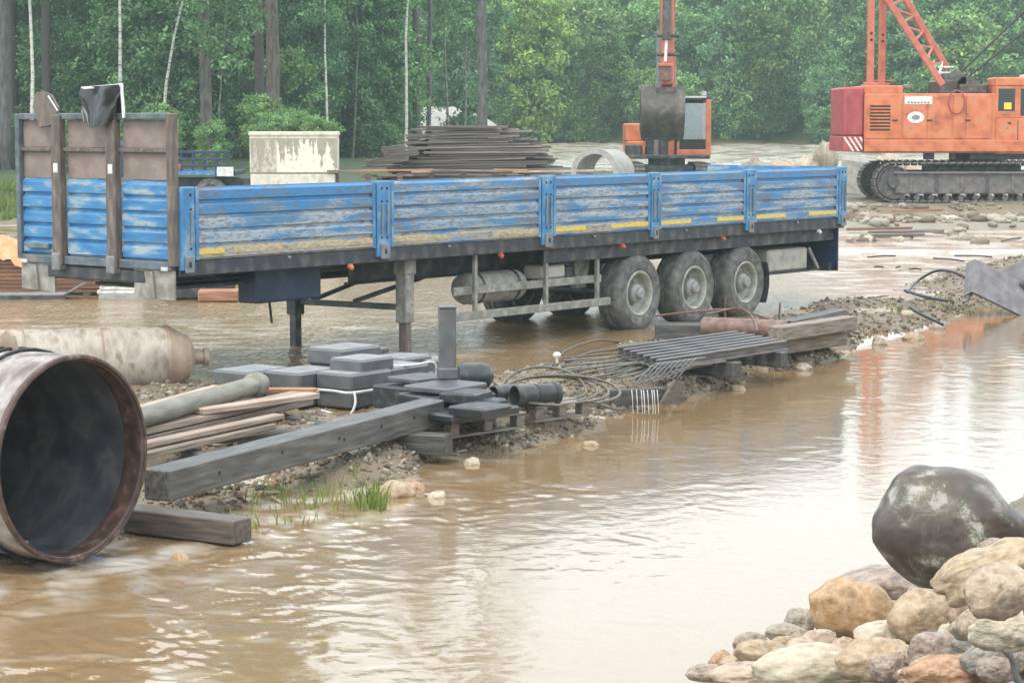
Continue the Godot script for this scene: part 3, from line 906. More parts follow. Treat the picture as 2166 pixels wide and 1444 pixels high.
	# landing legs
	for e in [[-.30, 3.86, "dusty"], [-2.10, 4.24, "chassis"]]:
		var lg := Node3D.new()
		lg.name = "landing_leg"
		t.add_child(lg, true)
		var c := Vector3(3.865, 0, e[0])
		pbox(lg, "outer_tube", e[2], c + Vector3(0, .83, 0), Vector3(.165, .78, .165), .012)
		pbox(lg, "inner_tube", "rust_post" if e[0] > -1 else "chassis", c + Vector3(0, .24, 0), Vector3(.11, .46, .11), .008)
		pbox(lg, "foot", "chassis", c + Vector3(0, -.01, 0), Vector3(.26, .05, .26), .01)
		pbox(lg, "gear_case", e[2], c + Vector3(0, 1.12, .0), Vector3(.20, .22, .20), .015)
	pbar(t, "leg_crossbar", "chassis", Vector3(3.865, .62, -.36), Vector3(3.865, .60, -2.05), .06, .07)
	pbar(t, "leg_brace", "chassis", Vector3(3.95, .64, -1.2), Vector3(5.6, 1.02, -.9), .05, .05)
	pbar(t, "leg_brace", "chassis", Vector3(3.95, .62, -1.9), Vector3(5.4, 1.0, -1.72), .05, .05)
	var ck := MB.new()
	ck.tube(arc([Vector3(3.80, .72, -2.1), Vector3(3.55, .72, -2.12), Vector3(3.44, .66, -2.12), Vector3(3.45, .5, -2.12), Vector3(3.47, .36, -2.12)], 4), .016, 8)
	part(ck, "crank", "chassis", t)
	# locker, tanks, guard rails
	pbox(t, "locker", "navy", Vector3(2.1, 1.01, -.62), Vector3(1.05, .42, .3), .02)
	var tk := MB.new()
	tk.lathe([Vector2(0, 0), Vector2(.10, .01), Vector2(.17, .05), Vector2(.195, .11), Vector2(.195, 1.08), Vector2(.17, 1.14), Vector2(.10, 1.18), Vector2(0, 1.19)], Transform3D(Basis(Vector3.BACK, -PI / 2), Vector3(5.0, .76, -.42)), 24)
	var tank := part(tk, "air_tank", "dusty", t)
	for x in [5.25, 5.95]:
		var bd := MB.new()
		bd.lathe([Vector2(.196, 0), Vector2(.203, .0), Vector2(.203, .04), Vector2(.196, .04)], Transform3D(Basis(Vector3.BACK, -PI / 2), Vector3(x, .76, -.42)), 24)
		part(bd, "band", "chassis", tank)
	pbox(t, "valve_box", "cream_box", Vector3(6.62, .90, -.35), Vector3(.50, .17, .30), .02)
	pbox(t, "valve_box", "chassis", Vector3(7.0, .88, -.33), Vector3(.14, .16, .2), .02)
	var bt := MB.new()
	bt.lathe([Vector2(0, 0), Vector2(.13, .02), Vector2(.15, .07), Vector2(.15, .2), Vector2(.08, .27), Vector2(0, .28)], Transform3D(Basis(Vector3.BACK, -PI / 2), Vector3(7.25, .86, -.7)), 18)
	part(bt, "brake_chamber", "dusty", t)
	var gd := Node3D.new()
	gd.name = "side_guard"
	t.add_child(gd)
	for x in [4.97, 6.38, 7.47]:
		pbox(gd, "upright", "dusty", Vector3(x, .84, -.14), Vector3(.055, .80, .05), .006)
	pbox(gd, "lower_bar", "dusty", Vector3(6.1, .465, -.10), Vector3(3.2, .10, .035), .006)
	pbox(gd, "upper_bar", "dusty", Vector3(6.1, .765, -.175), Vector3(3.0, .10, .03), .006)
	for k in 5:
		var hs := MB.new()
		var x := 4.6 + k * 1.7
		hs.tube(arc([Vector3(x, 1.05, -1.0 - .05 * k), Vector3(x + .5, .93 - .03 * (k % 3), -.95), Vector3(x + 1.2, .98, -.98), Vector3(x + 1.8, 1.06, -1.0)], 5), .022, 6)
		part(hs, "air_hose", "chassis", t)

# ---------------------------------------------------------------- crane and excavator
func make_track(parent: Node3D, x0: float, x1: float, h: float, zc: float, w: float, shoes: int):
	# a crawler: chain of shoes round two wheels, side frame, rollers
	var tr := Node3D.new()
	tr.name = "crawler_track"
	parent.add_child(tr, true)
	var r := h / 2.0 - .05
	var flat := (x1 - x0) - h
	var total := flat * 2 + TAU * r
	var mb := MB.new()
	mb.box(Vector3.ZERO, Vector3(total / shoes * .90, .05, w), .012)
	mb.box(Vector3(total / shoes * .25, .035, 0), Vector3(.03, .035, w * .96), .006)
	mb.box(Vector3(0, -.045, 0), Vector3(total / shoes * .7, .06, w * .35), .01)
	var shoe := mb.mesh()
	for k in shoes:
		var s := total * k / shoes
		var p: Vector3
		var a := 0.0
		if s < flat:
			p = Vector3(x0 + h / 2 + s, .05, 0)
			a = PI
		elif s < flat + PI * r:
			a = PI + (s - flat) / r
			p = Vector3(x1 - h / 2, h / 2, 0) + Vector3(-sin(a), cos(a), 0) * r
		elif s < flat * 2 + PI * r:
			p = Vector3(x1 - h / 2 - (s - flat - PI * r), h - .05, 0)
		else:
			a = (s - flat * 2 - PI * r) / r
			p = Vector3(x0 + h / 2, h / 2, 0) + Vector3(-sin(a), cos(a), 0) * r
		piece(shoe, "track_shoe", "track_steel", tr, Transform3D(Basis(Vector3.BACK, a), p + Vector3(0, 0, zc)))
	for x in [x0 + h / 2, x1 - h / 2]:
		var wh := MB.new()
		wh.lathe([Vector2(0, -w * .4), Vector2(r * .6, -w * .4), Vector2(r - .06, -w * .36), Vector2(r - .06, w * .36), Vector2(r * .8, w * .37), Vector2(r * .75, w * .28), Vector2(r * .35, w * .28), Vector2(r * .3, w * .42), Vector2(0, w * .42)], Transform3D(Basis(Vector3.RIGHT, PI / 2), Vector3(x, h / 2, zc)), 24)
		part(wh, "track_wheel", "track_steel", tr)
	pbox(tr, "side_frame", "track_frame", Vector3((x0 + x1) / 2, h * .47, zc), Vector3(flat - .1, h * .50, w * .78), .03)
	var n := int(flat / .42)
	for k in n:
		pcyl(tr, "roller", "track_steel", Vector3(x0 + h / 2 + .25 + k * (flat - .4) / maxf(n - 1, 1), .16, zc - w * .36), Vector3(x0 + h / 2 + .25 + k * (flat - .4) / maxf(n - 1, 1), .16, zc + w * .36), .09, 12)
	for k in int(flat / .75):
		pbox(tr, "frame_rib", "track_steel" if k % 2 else "track_frame", Vector3(x0 + h / 2 + .5 + k * .75, h * .47, zc + w * .40), Vector3(.10, h * .40, .05), .01)
	pbox(tr, "frame_ledge", "track_frame", Vector3((x0 + x1) / 2, h * .73, zc + w * .36), Vector3(flat, .06, .22), .01)
	return tr
func make_machines():
	make_crane()
	make_excavator()
func make_crane():
	var S := 71.75
	var c := thing("crawler_crane", "orange crawler crane with red counterweight and lattice mast by the river", "crane", Vector3(D(1770, 430, 65).x * 66.4 / 65.0, .40, -66.4))
	var X := func(px): return (px - 1770.0) / S
	var Y := func(py): return (430.0 - py) / S
	for zc in [1.25, -1.45]:
		make_track(c, X.call(1831), X.call(2290), 1.22, zc, .62, 64)
	pbox(c, "undercarriage", "chassis", Vector3(X.call(2060), .85, -.1), Vector3(2.6, .55, 2.0), .05)
	var tt := MB.new()
	tt.cyl(Vector3(X.call(2075), 1.1, -.1), Vector3(X.call(2075), 1.45, -.1), .85, .85, 28)
	part(tt, "turntable", "chassis", c)
	for a in [[1945, 1965], [2000, 2012], [2040, 2166]]:
		pbox(c, "deck_beam", "chassis", Vector3((X.call(a[0]) + X.call(a[1])) / 2, 1.37, .9), Vector3((a[1] - a[0]) / S, .2, .3), .01)
	# machinery house
	var hs := Node3D.new()
	hs.name = "machinery_house"
	c.add_child(hs)
	var x0: float = X.call(1812)
	var x1: float = X.call(2090)
	pbox(hs, "body", "orange", Vector3((x0 + x1) / 2, (Y.call(325) + Y.call(200)) / 2, -.1), Vector3(x1 - x0, Y.call(200) - Y.call(325), 2.9), .03)
	pbox(hs, "lower_sill", "orange", Vector3((X.call(1812) + X.call(2150)) / 2, (Y.call(322) + Y.call(298)) / 2, -.08), Vector3(X.call(2150) - X.call(1812), Y.call(298) - Y.call(322), 2.98), .015)
	pbox(hs, "engine_hood", "orange", Vector3(X.call(1853), (Y.call(200) + Y.call(184)) / 2, -.1), Vector3(82 / S, Y.call(184) - Y.call(202), 2.7), .03)
	for d in [[1815, 1890, 212, 294], [1894, 1943, 204, 294], [1946, 1996, 204, 294], [2000, 2024, 204, 294], [2027, 2080, 204, 294]]:
		pbox(hs, "door_panel", "orange", Vector3((X.call(d[0]) + X.call(d[1])) / 2, (Y.call(d[2]) + Y.call(d[3])) / 2, 1.36), Vector3((d[1] - d[0]) / S, (d[3] - d[2]) / S, .03), .008)
	for px in [1876, 1949, 2030]:
		pbox(hs, "door_handle", "dark_seam", Vector3(X.call(px), Y.call(256), 1.39), Vector3(.16, .035, .03), .006)
	for k in 8:
		pbox(hs, "louvre_slat", "dark_seam" if true else "", Vector3(X.call(1845), Y.call(227 + k * 7), 1.382), Vector3(42 / S, .035, .02), .004)
		pbox(hs, "louvre_lip", "orange", Vector3(X.call(1845), Y.call(223.5 + k * 7), 1.392), Vector3(43 / S, .04, .03), .006)
	pbox(hs, "name_plate", "white_paint", Vector3(X.call(1925), Y.call(214), 1.379), Vector3(58 / S, 17 / S, .006), .0)
	for k in 7:
		pbox(hs, "plate_letter", "steel_dull", Vector3(X.call(1904 + k * 7), Y.call(219), 1.384), Vector3(.06, .05, .003), .0)
	var el := MB.new()
	el.lathe([Vector2(.25, 0), Vector2(.25, .006), Vector2(0, .006)], Transform3D(Basis(Vector3.RIGHT, PI / 2).scaled(Vector3(1.0, .68, 1.0)), Vector3(X.call(1920), Y.call(250), 1.376)), 28)
	var em := part(el, "oval_emblem", "white_paint", hs)
	var ei := MB.new()
	ei.lathe([Vector2(.12, 0), Vector2(.12, .003), Vector2(0, .003)], Transform3D(Basis(Vector3.RIGHT, PI / 2).scaled(Vector3(1.0, .6, 1.0)), Vector3(X.call(1920), Y.call(250), 1.383)), 20)
	part(ei, "emblem_mark", "steel_dull", em)
	for s in [[1824, 25], [1915, 12]]:
		pbox(hs, "roof_fitting", "steel_dull", Vector3(X.call(s[0]), Y.call(184), .3), Vector3(.2, .12, .3), .03)
	pbar(hs, "handrail", "orange_red", Vector3(X.call(1838), Y.call(172), .7), Vector3(X.call(1884), Y.call(172), .7), .03, .03)
	var ho := MB.new()
	var loop := []
	for k in 25:
		loop.append(Vector3(X.call(2005) + cos(TAU * k / 24.0) * .24, Y.call(218) + sin(TAU * k / 24.0) * .34, 1.42))
	ho.tube(loop, .022, 6, false)
	part(ho, "hose_coil", "crimson", hs)
	# counterweight with stripes
	var cw := pbox(c, "counterweight", "crimson", Vector3((X.call(1770) + X.call(1812)) / 2 - .003, (Y.call(186) + Y.call(290)) / 2, -.1), Vector3(42 / S, Y.call(186) - Y.call(290), 2.8), .06)
	pbox(cw, "lower_block", "crimson", Vector3((X.call(1768) + X.call(1810)) / 2, (Y.call(289) + Y.call(323)) / 2, -.1), Vector3(42 / S, Y.call(291) - Y.call(323), 2.84), .02)
	for k in 4:
		var st := MB.new()
		var xx: float = X.call(1768 + k * 11)
		st.slab(PackedVector2Array([Vector2(xx, Y.call(291)), Vector2(xx + .06, Y.call(291)), Vector2(minf(xx + .34, X.call(1809)), Y.call(291) - minf(.44, (minf(xx + .34, X.call(1809)) - xx - .06) * 1.5)), Vector2(minf(xx + .28, X.call(1809)), Y.call(291) - minf(.44, (minf(xx + .28, X.call(1809)) - xx) * 1.5))]), .004, Transform3D(Basis(), Vector3(0, 0, 1.327)))
		part(st, "hazard_stripe", "white_paint", cw)
	for k in 5:
		pbox(cw, "edge_rib", "crimson", Vector3(X.call(1776 + k * 7), (Y.call(196) + Y.call(284)) / 2, 1.305), Vector3(.03, 1.2, .02), .005)
	# cab
	var cb := Node3D.new()
	cb.name = "cab"
	c.add_child(cb)
	var cx0: float = X.call(2088)
	var cx1: float = X.call(2225)
	pbox(cb, "shell", "orange", Vector3((cx0 + cx1) / 2, (Y.call(327) + Y.call(250)) / 2, .7), Vector3(cx1 - cx0, Y.call(250) - Y.call(327), 1.3), .04)
	pbox(cb, "roof", "orange", Vector3((cx0 + cx1) / 2, (Y.call(185) + Y.call(166)) / 2, .7), Vector3(cx1 - cx0, Y.call(166) - Y.call(185), 1.34), .04)
	pbox(cb, "roof_hatch", "white_paint", Vector3(X.call(2170), Y.call(163), .7), Vector3(.5, .08, .6), .02)
	for p in [[2088, 2094], [2129, 2141], [2185, 2193], [2218, 2225]]:
		for zz in [1.32, .08]:
			pbox(cb, "pillar", "orange", Vector3((X.call(p[0]) + X.call(p[1])) / 2, (Y.call(185) + Y.call(250)) / 2, zz), Vector3((p[1] - p[0]) / S, 67 / S, .06), .01)
	for p in [[2094, 2129, 190, 237], [2141, 2185, 190, 247], [2193, 2218, 190, 247]]:
		pbox(cb, "window_pane", "dark_glass", Vector3((X.call(p[0]) + X.call(p[1])) / 2, (Y.call(p[2]) + Y.call(p[3])) / 2, 1.325), Vector3((p[1] - p[0]) / S, (p[3] - p[2]) / S, .015), .002)
		pbox(cb, "window_sill", "orange", Vector3((X.call(p[0]) + X.call(p[1])) / 2, (Y.call(p[3]) + Y.call(251)) / 2, 1.32), Vector3((p[1] - p[0]) / S, (251 - p[3]) / S, .05), .004)
		pbox(cb, "window_head", "orange", Vector3((X.call(p[0]) + X.call(p[1])) / 2, Y.call(187.5), 1.32), Vector3((p[1] - p[0]) / S, 5.0 / S, .05), .004)
	pbox(cb, "rear_wall", "orange", Vector3(cx0 + .03, (Y.call(185) + Y.call(250)) / 2, .7), Vector3(.05, 67 / S, 1.2), .004)
	pbox(cb, "window_sticker", "sticker_yellow", Vector3(X.call(2114), Y.call(226), 1.337), Vector3(.22, .2, .004), .0)
	pbox(cb, "shade_curtain", "plate_grey", Vector3(X.call(2114), Y.call(206), 1.3), Vector3(.22, .38, .02), .004)
	pbox(cb, "door_seam", "dark_seam", Vector3(X.call(2136), Y.call(290), 1.351), Vector3(.02, .9, .006), .0)
	pbox(cb, "door_handle", "dark_seam", Vector3(X.call(2118), Y.call(262), 1.36), Vector3(.1, .04, .03), .006)
	pbox(cb, "step", "sticker_yellow", Vector3(X.call(2180), Y.call(302), 1.46), Vector3(.9, .04, .2), .006)
	# mast: two upright legs, slanted lattice, apex
	var apex := Vector3(X.call(1852), Y.call(-70), 0)
	for e in [[1832, .55], [1872, -.75]]:
		var zz: float = e[1]
		var mb := MB.new()
		mb.box(Vector3(X.call(e[0]), (Y.call(182) + Y.call(-70)) / 2, zz), Vector3(.20, Y.call(-70) - Y.call(182), .2), .02)
		var lg := part(mb, "mast_leg", "orange_red", c)
		for py in [72, 86, 178]:
			pcyl(lg, "pin", "dark_seam", Vector3(X.call(e[0]), Y.call(py), zz + .09), Vector3(X.call(e[0]), Y.call(py), zz + .13), .04, 10)
		pbox(lg, "bracket", "orange_red", Vector3(X.call(e[0]) + .02, Y.call(186), zz), Vector3(.42, .30, .3), .02)
	var la := Node3D.new()
	la.name = "lattice_strut"
	c.add_child(la)
	var lo := [Vector3(X.call(1984), Y.call(182), .75), Vector3(X.call(2014), Y.call(146), -.75)]
	var hi := [Vector3(X.call(1824), Y.call(-62), .55), Vector3(X.call(1882), Y.call(-62), -.55)]
	for k in 2:
		pbar(la, "chord", "orange_red", lo[k], hi[k], .20, .19, .02)
	for k in 6:
		var f0 := .06 + k * .16
		var f1 := f0 + .10
		pbar(la, "lacing", "white_paint" if k < 1 else "orange_red", lo[0].lerp(hi[0], f0), lo[1].lerp(hi[1], f1 - .08), .06, .06)
		pbar(la, "lacing", "orange_red", lo[1].lerp(hi[1], f0), lo[0].lerp(hi[0], f1 + .03), .06, .06)
	pbar(la, "head_pin", "track_steel", apex + Vector3(0, 0, .8), apex + Vector3(0, 0, -.9), .3, .3)
	pbox(c, "winch_mount", "bucket", Vector3(X.call(1995), Y.call(188), .0), Vector3(.6, .5, 1.6), .06)
	for k in 2:
		var dr := MB.new()
		dr.lathe([Vector2(0, -.6), Vector2(.30, -.6), Vector2(.30, -.54), Vector2(.17, -.52), Vector2(.17, .52), Vector2(.30, .54), Vector2(.30, .6), Vector2(0, .6)], Transform3D(Basis(Vector3.RIGHT, PI / 2), Vector3(X.call(2014 + k * 22), Y.call(172 + k * 12), .1)), 20)
		part(dr, "winch_drum", "track_steel", c)
	pbox(c, "winch_housing", "bucket", Vector3(X.call(2050), Y.call(192), .0), Vector3(.9, .34, 1.5), .05)
	for k in 2:
		pbar(c, "sheave_bar", "white_paint", Vector3(X.call(1978), Y.call(143 + k * 12), .4), Vector3(X.call(2012), Y.call(143 + k * 12), .4), .06, .05)
	# boom beyond the picture, carried by ropes
	var bo := Node3D.new()
	bo.name = "boom"
	c.add_child(bo)
	var foot := Vector3(X.call(2235), 1.6, -.1)
	var tip := foot + Vector3(14.0, 10.5, 0)
	for k in 4:
		var off := Vector3(-.30 if k < 2 else .30, .40 if k < 2 else -.40, .5 if k % 2 else -.5)
		pbar(bo, "chord", "orange_red", foot + off * .4, tip + off, .1, .1)
	for k in 12:
		pbar(bo, "lacing", "orange_red", foot.lerp(tip, k / 12.0) + Vector3(-.2, .28, .3), foot.lerp(tip, (k + 1) / 12.0) + Vector3(.2, -.28, .3), .05, .05)
		pbar(bo, "lacing", "orange_red", foot.lerp(tip, k / 12.0) + Vector3(-.2, .28, -.4), foot.lerp(tip, (k + 1) / 12.0) + Vector3(.2, -.28, -.4), .05, .05)
	for e in [[2018, 166, 2166, 22], [2036, 172, 2166, 66]]:
		var a := Vector3(X.call(e[0]), Y.call(e[1]), .2)
		var b := Vector3(X.call(e[2]), Y.call(e[3]), .2)
		var rp := MB.new()
		rp.cyl(a, a + (b - a) * 4.6, .035, .035, 6)
		part(rp, "luffing_rope", "rope", c)
func make_excavator():
	var S := 59.8
	var o := D(1410, 395, 78)
	var c := thing("excavator", "orange-red excavator seen head-on with its dark bucket raised before the cab", "excavator", Vector3(o.x, .50, o.z))
	var X := func(px): return (px - 1410.0) / S
	var Y := func(py): return (395.0 - py) / S
	for xc in [-1.15, 1.15]:
		var h := Node3D.new()
		h.name = "track_side"
		c.add_child(h, true)
		h.transform = Transform3D(Basis(Vector3.UP, PI / 2), Vector3(xc, 0, 0))
		var tr = make_track(h, -2.0, 2.0, .85, 0.0, .55, 40)
		h.remove_child(tr)
		tr.transform = h.transform
		c.remove_child(h)
		h.free()
		c.add_child(tr, true)
	pbox(c, "undercarriage", "chassis", Vector3(0, .55, 0), Vector3(1.8, .45, 1.8), .05)
	var tt := MB.new()
	tt.cyl(Vector3(0, .75, 0), Vector3(0, 1.02, 0), .65, .65, 24)
	part(tt, "turntable", "chassis", c)
	pbox(c, "deck", "chassis", Vector3(0, 1.06, -.8), Vector3(2.9, .14, 3.6), .03)
	# left housing
	pbox(c, "engine_housing", "orange", Vector3(X.call(1343), (Y.call(262) + Y.call(300)) / 2, -1.1), Vector3(38 / S, 38 / S, 2.6), .05)
	pbox(c, "battery_box", "orange", Vector3(X.call(1345), (Y.call(300) + Y.call(312)) / 2, -.1), Vector3(40 / S, 14 / S, 1.2), .04)
	pbox(c, "step_box", "chassis", Vector3(X.call(1337), (Y.call(306) + Y.call(334)) / 2, .62), Vector3(34 / S, 27 / S, .24), .03)
	pbox(c, "step_frame", "orange", Vector3(X.call(1359), (Y.call(302) + Y.call(325)) / 2, .64), Vector3(.08, 26 / S, .2), .01)
	pbox(c, "counterweight", "orange", Vector3(0, 1.65, -2.6), Vector3(2.8, 1.1, .7), .15)
	pbar(c, "handrail", "rope", Vector3(X.call(1327), Y.call(262), .1), Vector3(X.call(1327), Y.call(232), .1), .03, .03)
	# cab
	var cb := Node3D.new()
	cb.name = "cab"
	c.add_child(cb)
	var a0: float = X.call(1429)
	var a1: float = X.call(1500)
	for p in [[1429, 1434], [1489, 1500]]:
		for zz in [.55, -.95]:
			pbox(cb, "pillar", "orange", Vector3((X.call(p[0]) + X.call(p[1])) / 2, (Y.call(212) + Y.call(318)) / 2, zz), Vector3((p[1] - p[0]) / S, 108 / S, .12), .03)
	pbox(cb, "front_sill", "orange", Vector3((a0 + a1) / 2, (Y.call(316) + Y.call(331)) / 2, .53), Vector3(a1 - a0 + .004, 15 / S, .16), .03)
	pbox(cb, "floor_box", "orange", Vector3((a0 + a1) / 2, (Y.call(300) + Y.call(333)) / 2, -.25), Vector3(a1 - a0 - .01, 33 / S, 1.4), .03)
	pbox(cb, "rear_wall", "chassis", Vector3((a0 + a1) / 2, (Y.call(212) + Y.call(300)) / 2, -.96), Vector3(a1 - a0 - .05, 86 / S, .06), .01)
	pbox(cb, "roof", "chassis", Vector3((a0 + a1) / 2, Y.call(209), -.2), Vector3(a1 - a0 + .04, 9 / S, 1.6), .04)
	pbox(cb, "roof_lights", "white_paint", Vector3((a0 + a1) / 2 - .03, Y.call(207.5), .61), Vector3(.9, .06, .06), .01)
	pbox(cb, "windscreen", "pane", Vector3(X.call(1461.5), (Y.call(220) + Y.call(296)) / 2, .58), Vector3(55 / S, 76 / S, .012), .002)
	pbox(cb, "lower_screen", "dark_glass", Vector3(X.call(1461.5), (Y.call(297) + Y.call(317)) / 2, .58), Vector3(55 / S, 19 / S, .012), .002)
	pbox(cb, "screen_bar", "rope", Vector3(X.call(1461.5), Y.call(296.5), .59), Vector3(55 / S, .04, .03), .006)
	pbox(cb, "seat", "chassis", Vector3(X.call(1462), Y.call(285), -.4), Vector3(.5, .7, .3), .08)
	pbox(cb, "side_glass", "pane", Vector3(X.call(1498), (Y.call(220) + Y.call(296)) / 2, -.2), Vector3(.012, 76 / S, 1.3), .002)
	pcyl(cb, "beacon", "lamp_white", Vector3(X.call(1486), Y.call(204), .2), Vector3(X.call(1486), Y.call(195), .2), .10, 12)
	pbar(cb, "mirror_arm", "white_paint", Vector3(X.call(1490), Y.call(206), .5), Vector3(X.call(1499), Y.call(215), .55), .08, .08)
	# boom, stick, bucket
	var bm := MB.new()
	bm.bar(Vector3(X.call(1403), Y.call(325), -.3), Vector3(X.call(1407), Y.call(110), .4), .52, .75, .05, Vector3.BACK)
	bm.bar(Vector3(X.call(1407), Y.call(112), .4), Vector3(X.call(1403), Y.call(-120), 1.9), .50, .6, .05, Vector3.BACK)
	part(bm, "boom", "orange_red", c)
	pcyl(c, "boom_cylinder", "steel_dull", Vector3(X.call(1386), Y.call(330), .5), Vector3(X.call(1389), Y.call(70), 1.0), .09)
	pcyl(c, "boom_cylinder", "orange_red", Vector3(X.call(1417), Y.call(330), .5), Vector3(X.call(1418), Y.call(120), 1.0), .11)
	var sk := MB.new()
	sk.bar(Vector3(X.call(1398), Y.call(-110), 2.3), Vector3(X.call(1398), Y.call(186), 2.9), .42, .6, .05, Vector3.BACK)
	var stick := part(sk, "stick", "orange_red", c)
	pcyl(stick, "bucket_cylinder", "bucket", Vector3(X.call(1397), Y.call(-60), 3.0), Vector3(X.call(1394), Y.call(95), 3.32), .15)
	pcyl(stick, "cylinder_rod", "white_paint", Vector3(X.call(1394), Y.call(95), 3.32), Vector3(X.call(1392), Y.call(138), 3.4), .05)
	for py in [86, 124]:
		pcyl(stick, "pin", "bucket", Vector3(X.call(1376), Y.call(py), 3.05), Vector3(X.call(1421), Y.call(py), 3.05), .06)
	pbox(stick, "link", "rust_pipe", Vector3(X.call(1392), Y.call(160), 3.3), Vector3(.42, .55, .16), .03)
	pbox(stick, "link_yoke", "orange_red", Vector3(X.call(1391), Y.call(145), 3.36), Vector3(.50, .10, .2), .02)
	var bk := MB.new()      # curved back towards us, mouth behind
	var wb := 1.50
	var cxk: float = X.call(1388)
	bk.grid(func(u, v): return Vector3(cxk + (u - .5) * wb * (1.0 - .12 * v * v), Y.call(190) - 1.72 * v + .03, 2.75 + .95 * sin(.35 + v * 2.35) - .1), 4, 14, Vector3.BACK)
	bk.grid(func(u, v): return Vector3(cxk + (u - .5) * (wb - .05) * (1.0 - .12 * v * v), Y.call(192) - 1.69 * v + .03, 2.70 + .93 * sin(.35 + v * 2.35) - .1), 4, 14, Vector3.FORWARD)
	for s in [-1.0, 1.0]:
		var pts := PackedVector2Array()
		for k in 13:
			var v := k / 12.0
			pts.append(Vector2(-(2.75 + .95 * sin(.35 + v * 2.35) - .1), Y.call(190) - 1.72 * v + .03))
		pts.append(Vector2(-2.2, Y.call(190) - 1.5))
		pts.append(Vector2(-2.3, Y.call(190) - .1))
		bk.slab(pts, .05, Transform3D(Basis(Vector3.UP, PI / 2), Vector3(cxk + s * wb * .465 + .025, 0, 0)))
	var bu := part(bk, "bucket", "bucket", c)
	pbox(bu, "bracket", "bucket", Vector3(X.call(1393), Y.call(199), 3.0), Vector3(.62, .34, .5), .03)
	pbox(bu, "lip", "rope", Vector3(cxk, Y.call(292), 2.85), Vector3(1.4, .1, .5), .02)
	for k in 5:
		pbox(bu, "tooth", "steel_dull", Vector3(cxk - .58 + k * .29, Y.call(296), 2.62), Vector3(.10, .10, .3), .02)
	pbox(c, "boom_foot", "chassis", Vector3(X.call(1397), (Y.call(280) + Y.call(336)) / 2, -.1), Vector3(70 / S, 56 / S, 1.2), .06)

# ---------------------------------------------------------------- the yard behind the trailer
func beam_at(called: String, m: String, a: Vector3, e: Vector3, w: float, h: float, label: String, category: String, group := "", bevel := .01) -> MeshInstance3D:
	# a straight member as one mesh whose own x runs along it
	var mb := MB.new()
	var n := a.distance_to(e)
	mb.box(Vector3.ZERO, Vector3(n, h, w), bevel)
	var o := solo(mb, called, m, label, category, (a + e) / 2, 0.0, group)
	var x := (e - a).normalized()
	var z := x.cross(Vector3.UP).normalized()
	o.transform.basis = Basis(x, z.cross(x), z)
	return o
func plank_mesh(l: float, h: float, w: float) -> ArrayMesh:
	var mb := MB.new()
	mb.box(Vector3.ZERO, Vector3(l, h, w), .006)
	return mb.mesh()
func rock_mesh(seed_: int, squash: Vector3, rough := 0.16, detail := 14) -> ArrayMesh:
	var mb := MB.new()
	var f := noise(seed_, 0.9, 3)
	var rng := RandomNumberGenerator.new()
	rng.seed = seed_
	var cuts := []
	for k in 5:
		cuts.append([Vector3(rng.randfn(), rng.randfn(), rng.randfn()).normalized(), rng.randf_range(.70, .95)])
	mb.grid(func(a, b):
		var th: float = a * TAU
		var ph: float = clampf(b, .004, .996) * PI
		var d := Vector3(sin(ph) * cos(th), cos(ph), sin(ph) * sin(th))
		var r := 1.0 + rough * f.get_noise_3d(d.x * 1.1, d.y * 1.1, d.z * 1.1) * 1.6
		for c in cuts:
			var t: float = d.dot(c[0])
			if t > 0.05: r = minf(r, lerpf(r, c[1] / t, .75)) if c[1] / t < r else r
		return d * r * squash, detail * 2, detail, Vector3.ZERO, true)
	# the sheet's normals may point inwards; turn them out
	for i in mb.n.size():
		if mb.n[i].dot(mb.v[i]) < 0.0: mb.n[i] = -mb.n[i]
	for i in range(0, mb.v.size(), 3):
		var q := (mb.v[i + 2] - mb.v[i]).cross(mb.v[i + 1] - mb.v[i])
		if q.dot(mb.v[i]) < 0.0:
			var tv := mb.v[i + 1]; mb.v[i + 1] = mb.v[i + 2]; mb.v[i + 2] = tv
			var tn := mb.n[i + 1]; mb.n[i + 1] = mb.n[i + 2]; mb.n[i + 2] = tn
	return mb.mesh()
func stone(mesh: Mesh, called: String, m: String, at: Vector3, b: Basis, label: String, group := "", category := "stone") -> MeshInstance3D:
	var o := MeshInstance3D.new()
	o.name = numbered(called)
	o.mesh = mesh
	o.material_override = mats[m]
	add_child(o)
	o.transform = Transform3D(b, at)
	tag(o, label, category, group)
	return o
func stain_face(w: float, h: float, key: String) -> StandardMaterial3D:
	var a := noise(61, .03, 3)
	var b := noise(62, .09, 4)
	var im := Image.create(192, 96, false, Image.FORMAT_RGB8)
	for i in 192:
		var drip := clampf(.25 + a.get_noise_2d(i * 1.6, 3.0) * 1.3, 0.0, 1.0)
		var hard: float = 1.0 if i < 58 else 0.0
		for j in 96:
			var n := b.get_noise_2d(i * 1.0, j * .5)
			var t := smoothstep(drip + .12, drip - .1, j / 96.0 + n * .35)
			t = maxf(t * .8, hard * (.55 + n * .8))
			var c := L(.60, .58, .49).lerp(L(.20, .185, .14), clampf(t, 0, 1)) * (1.0 + n * .18)
			c = c.lerp(L(.3, .27, .2), smoothstep(.05, .0, j / 96.0))
			im.set_pixel(i, j, c.linear_to_srgb())
	var m := StandardMaterial3D.new()
	m.resource_name = key
	m.albedo_texture = ImageTexture.create_from_image(im)
	m.roughness = .8
	mats[key] = m
	return m
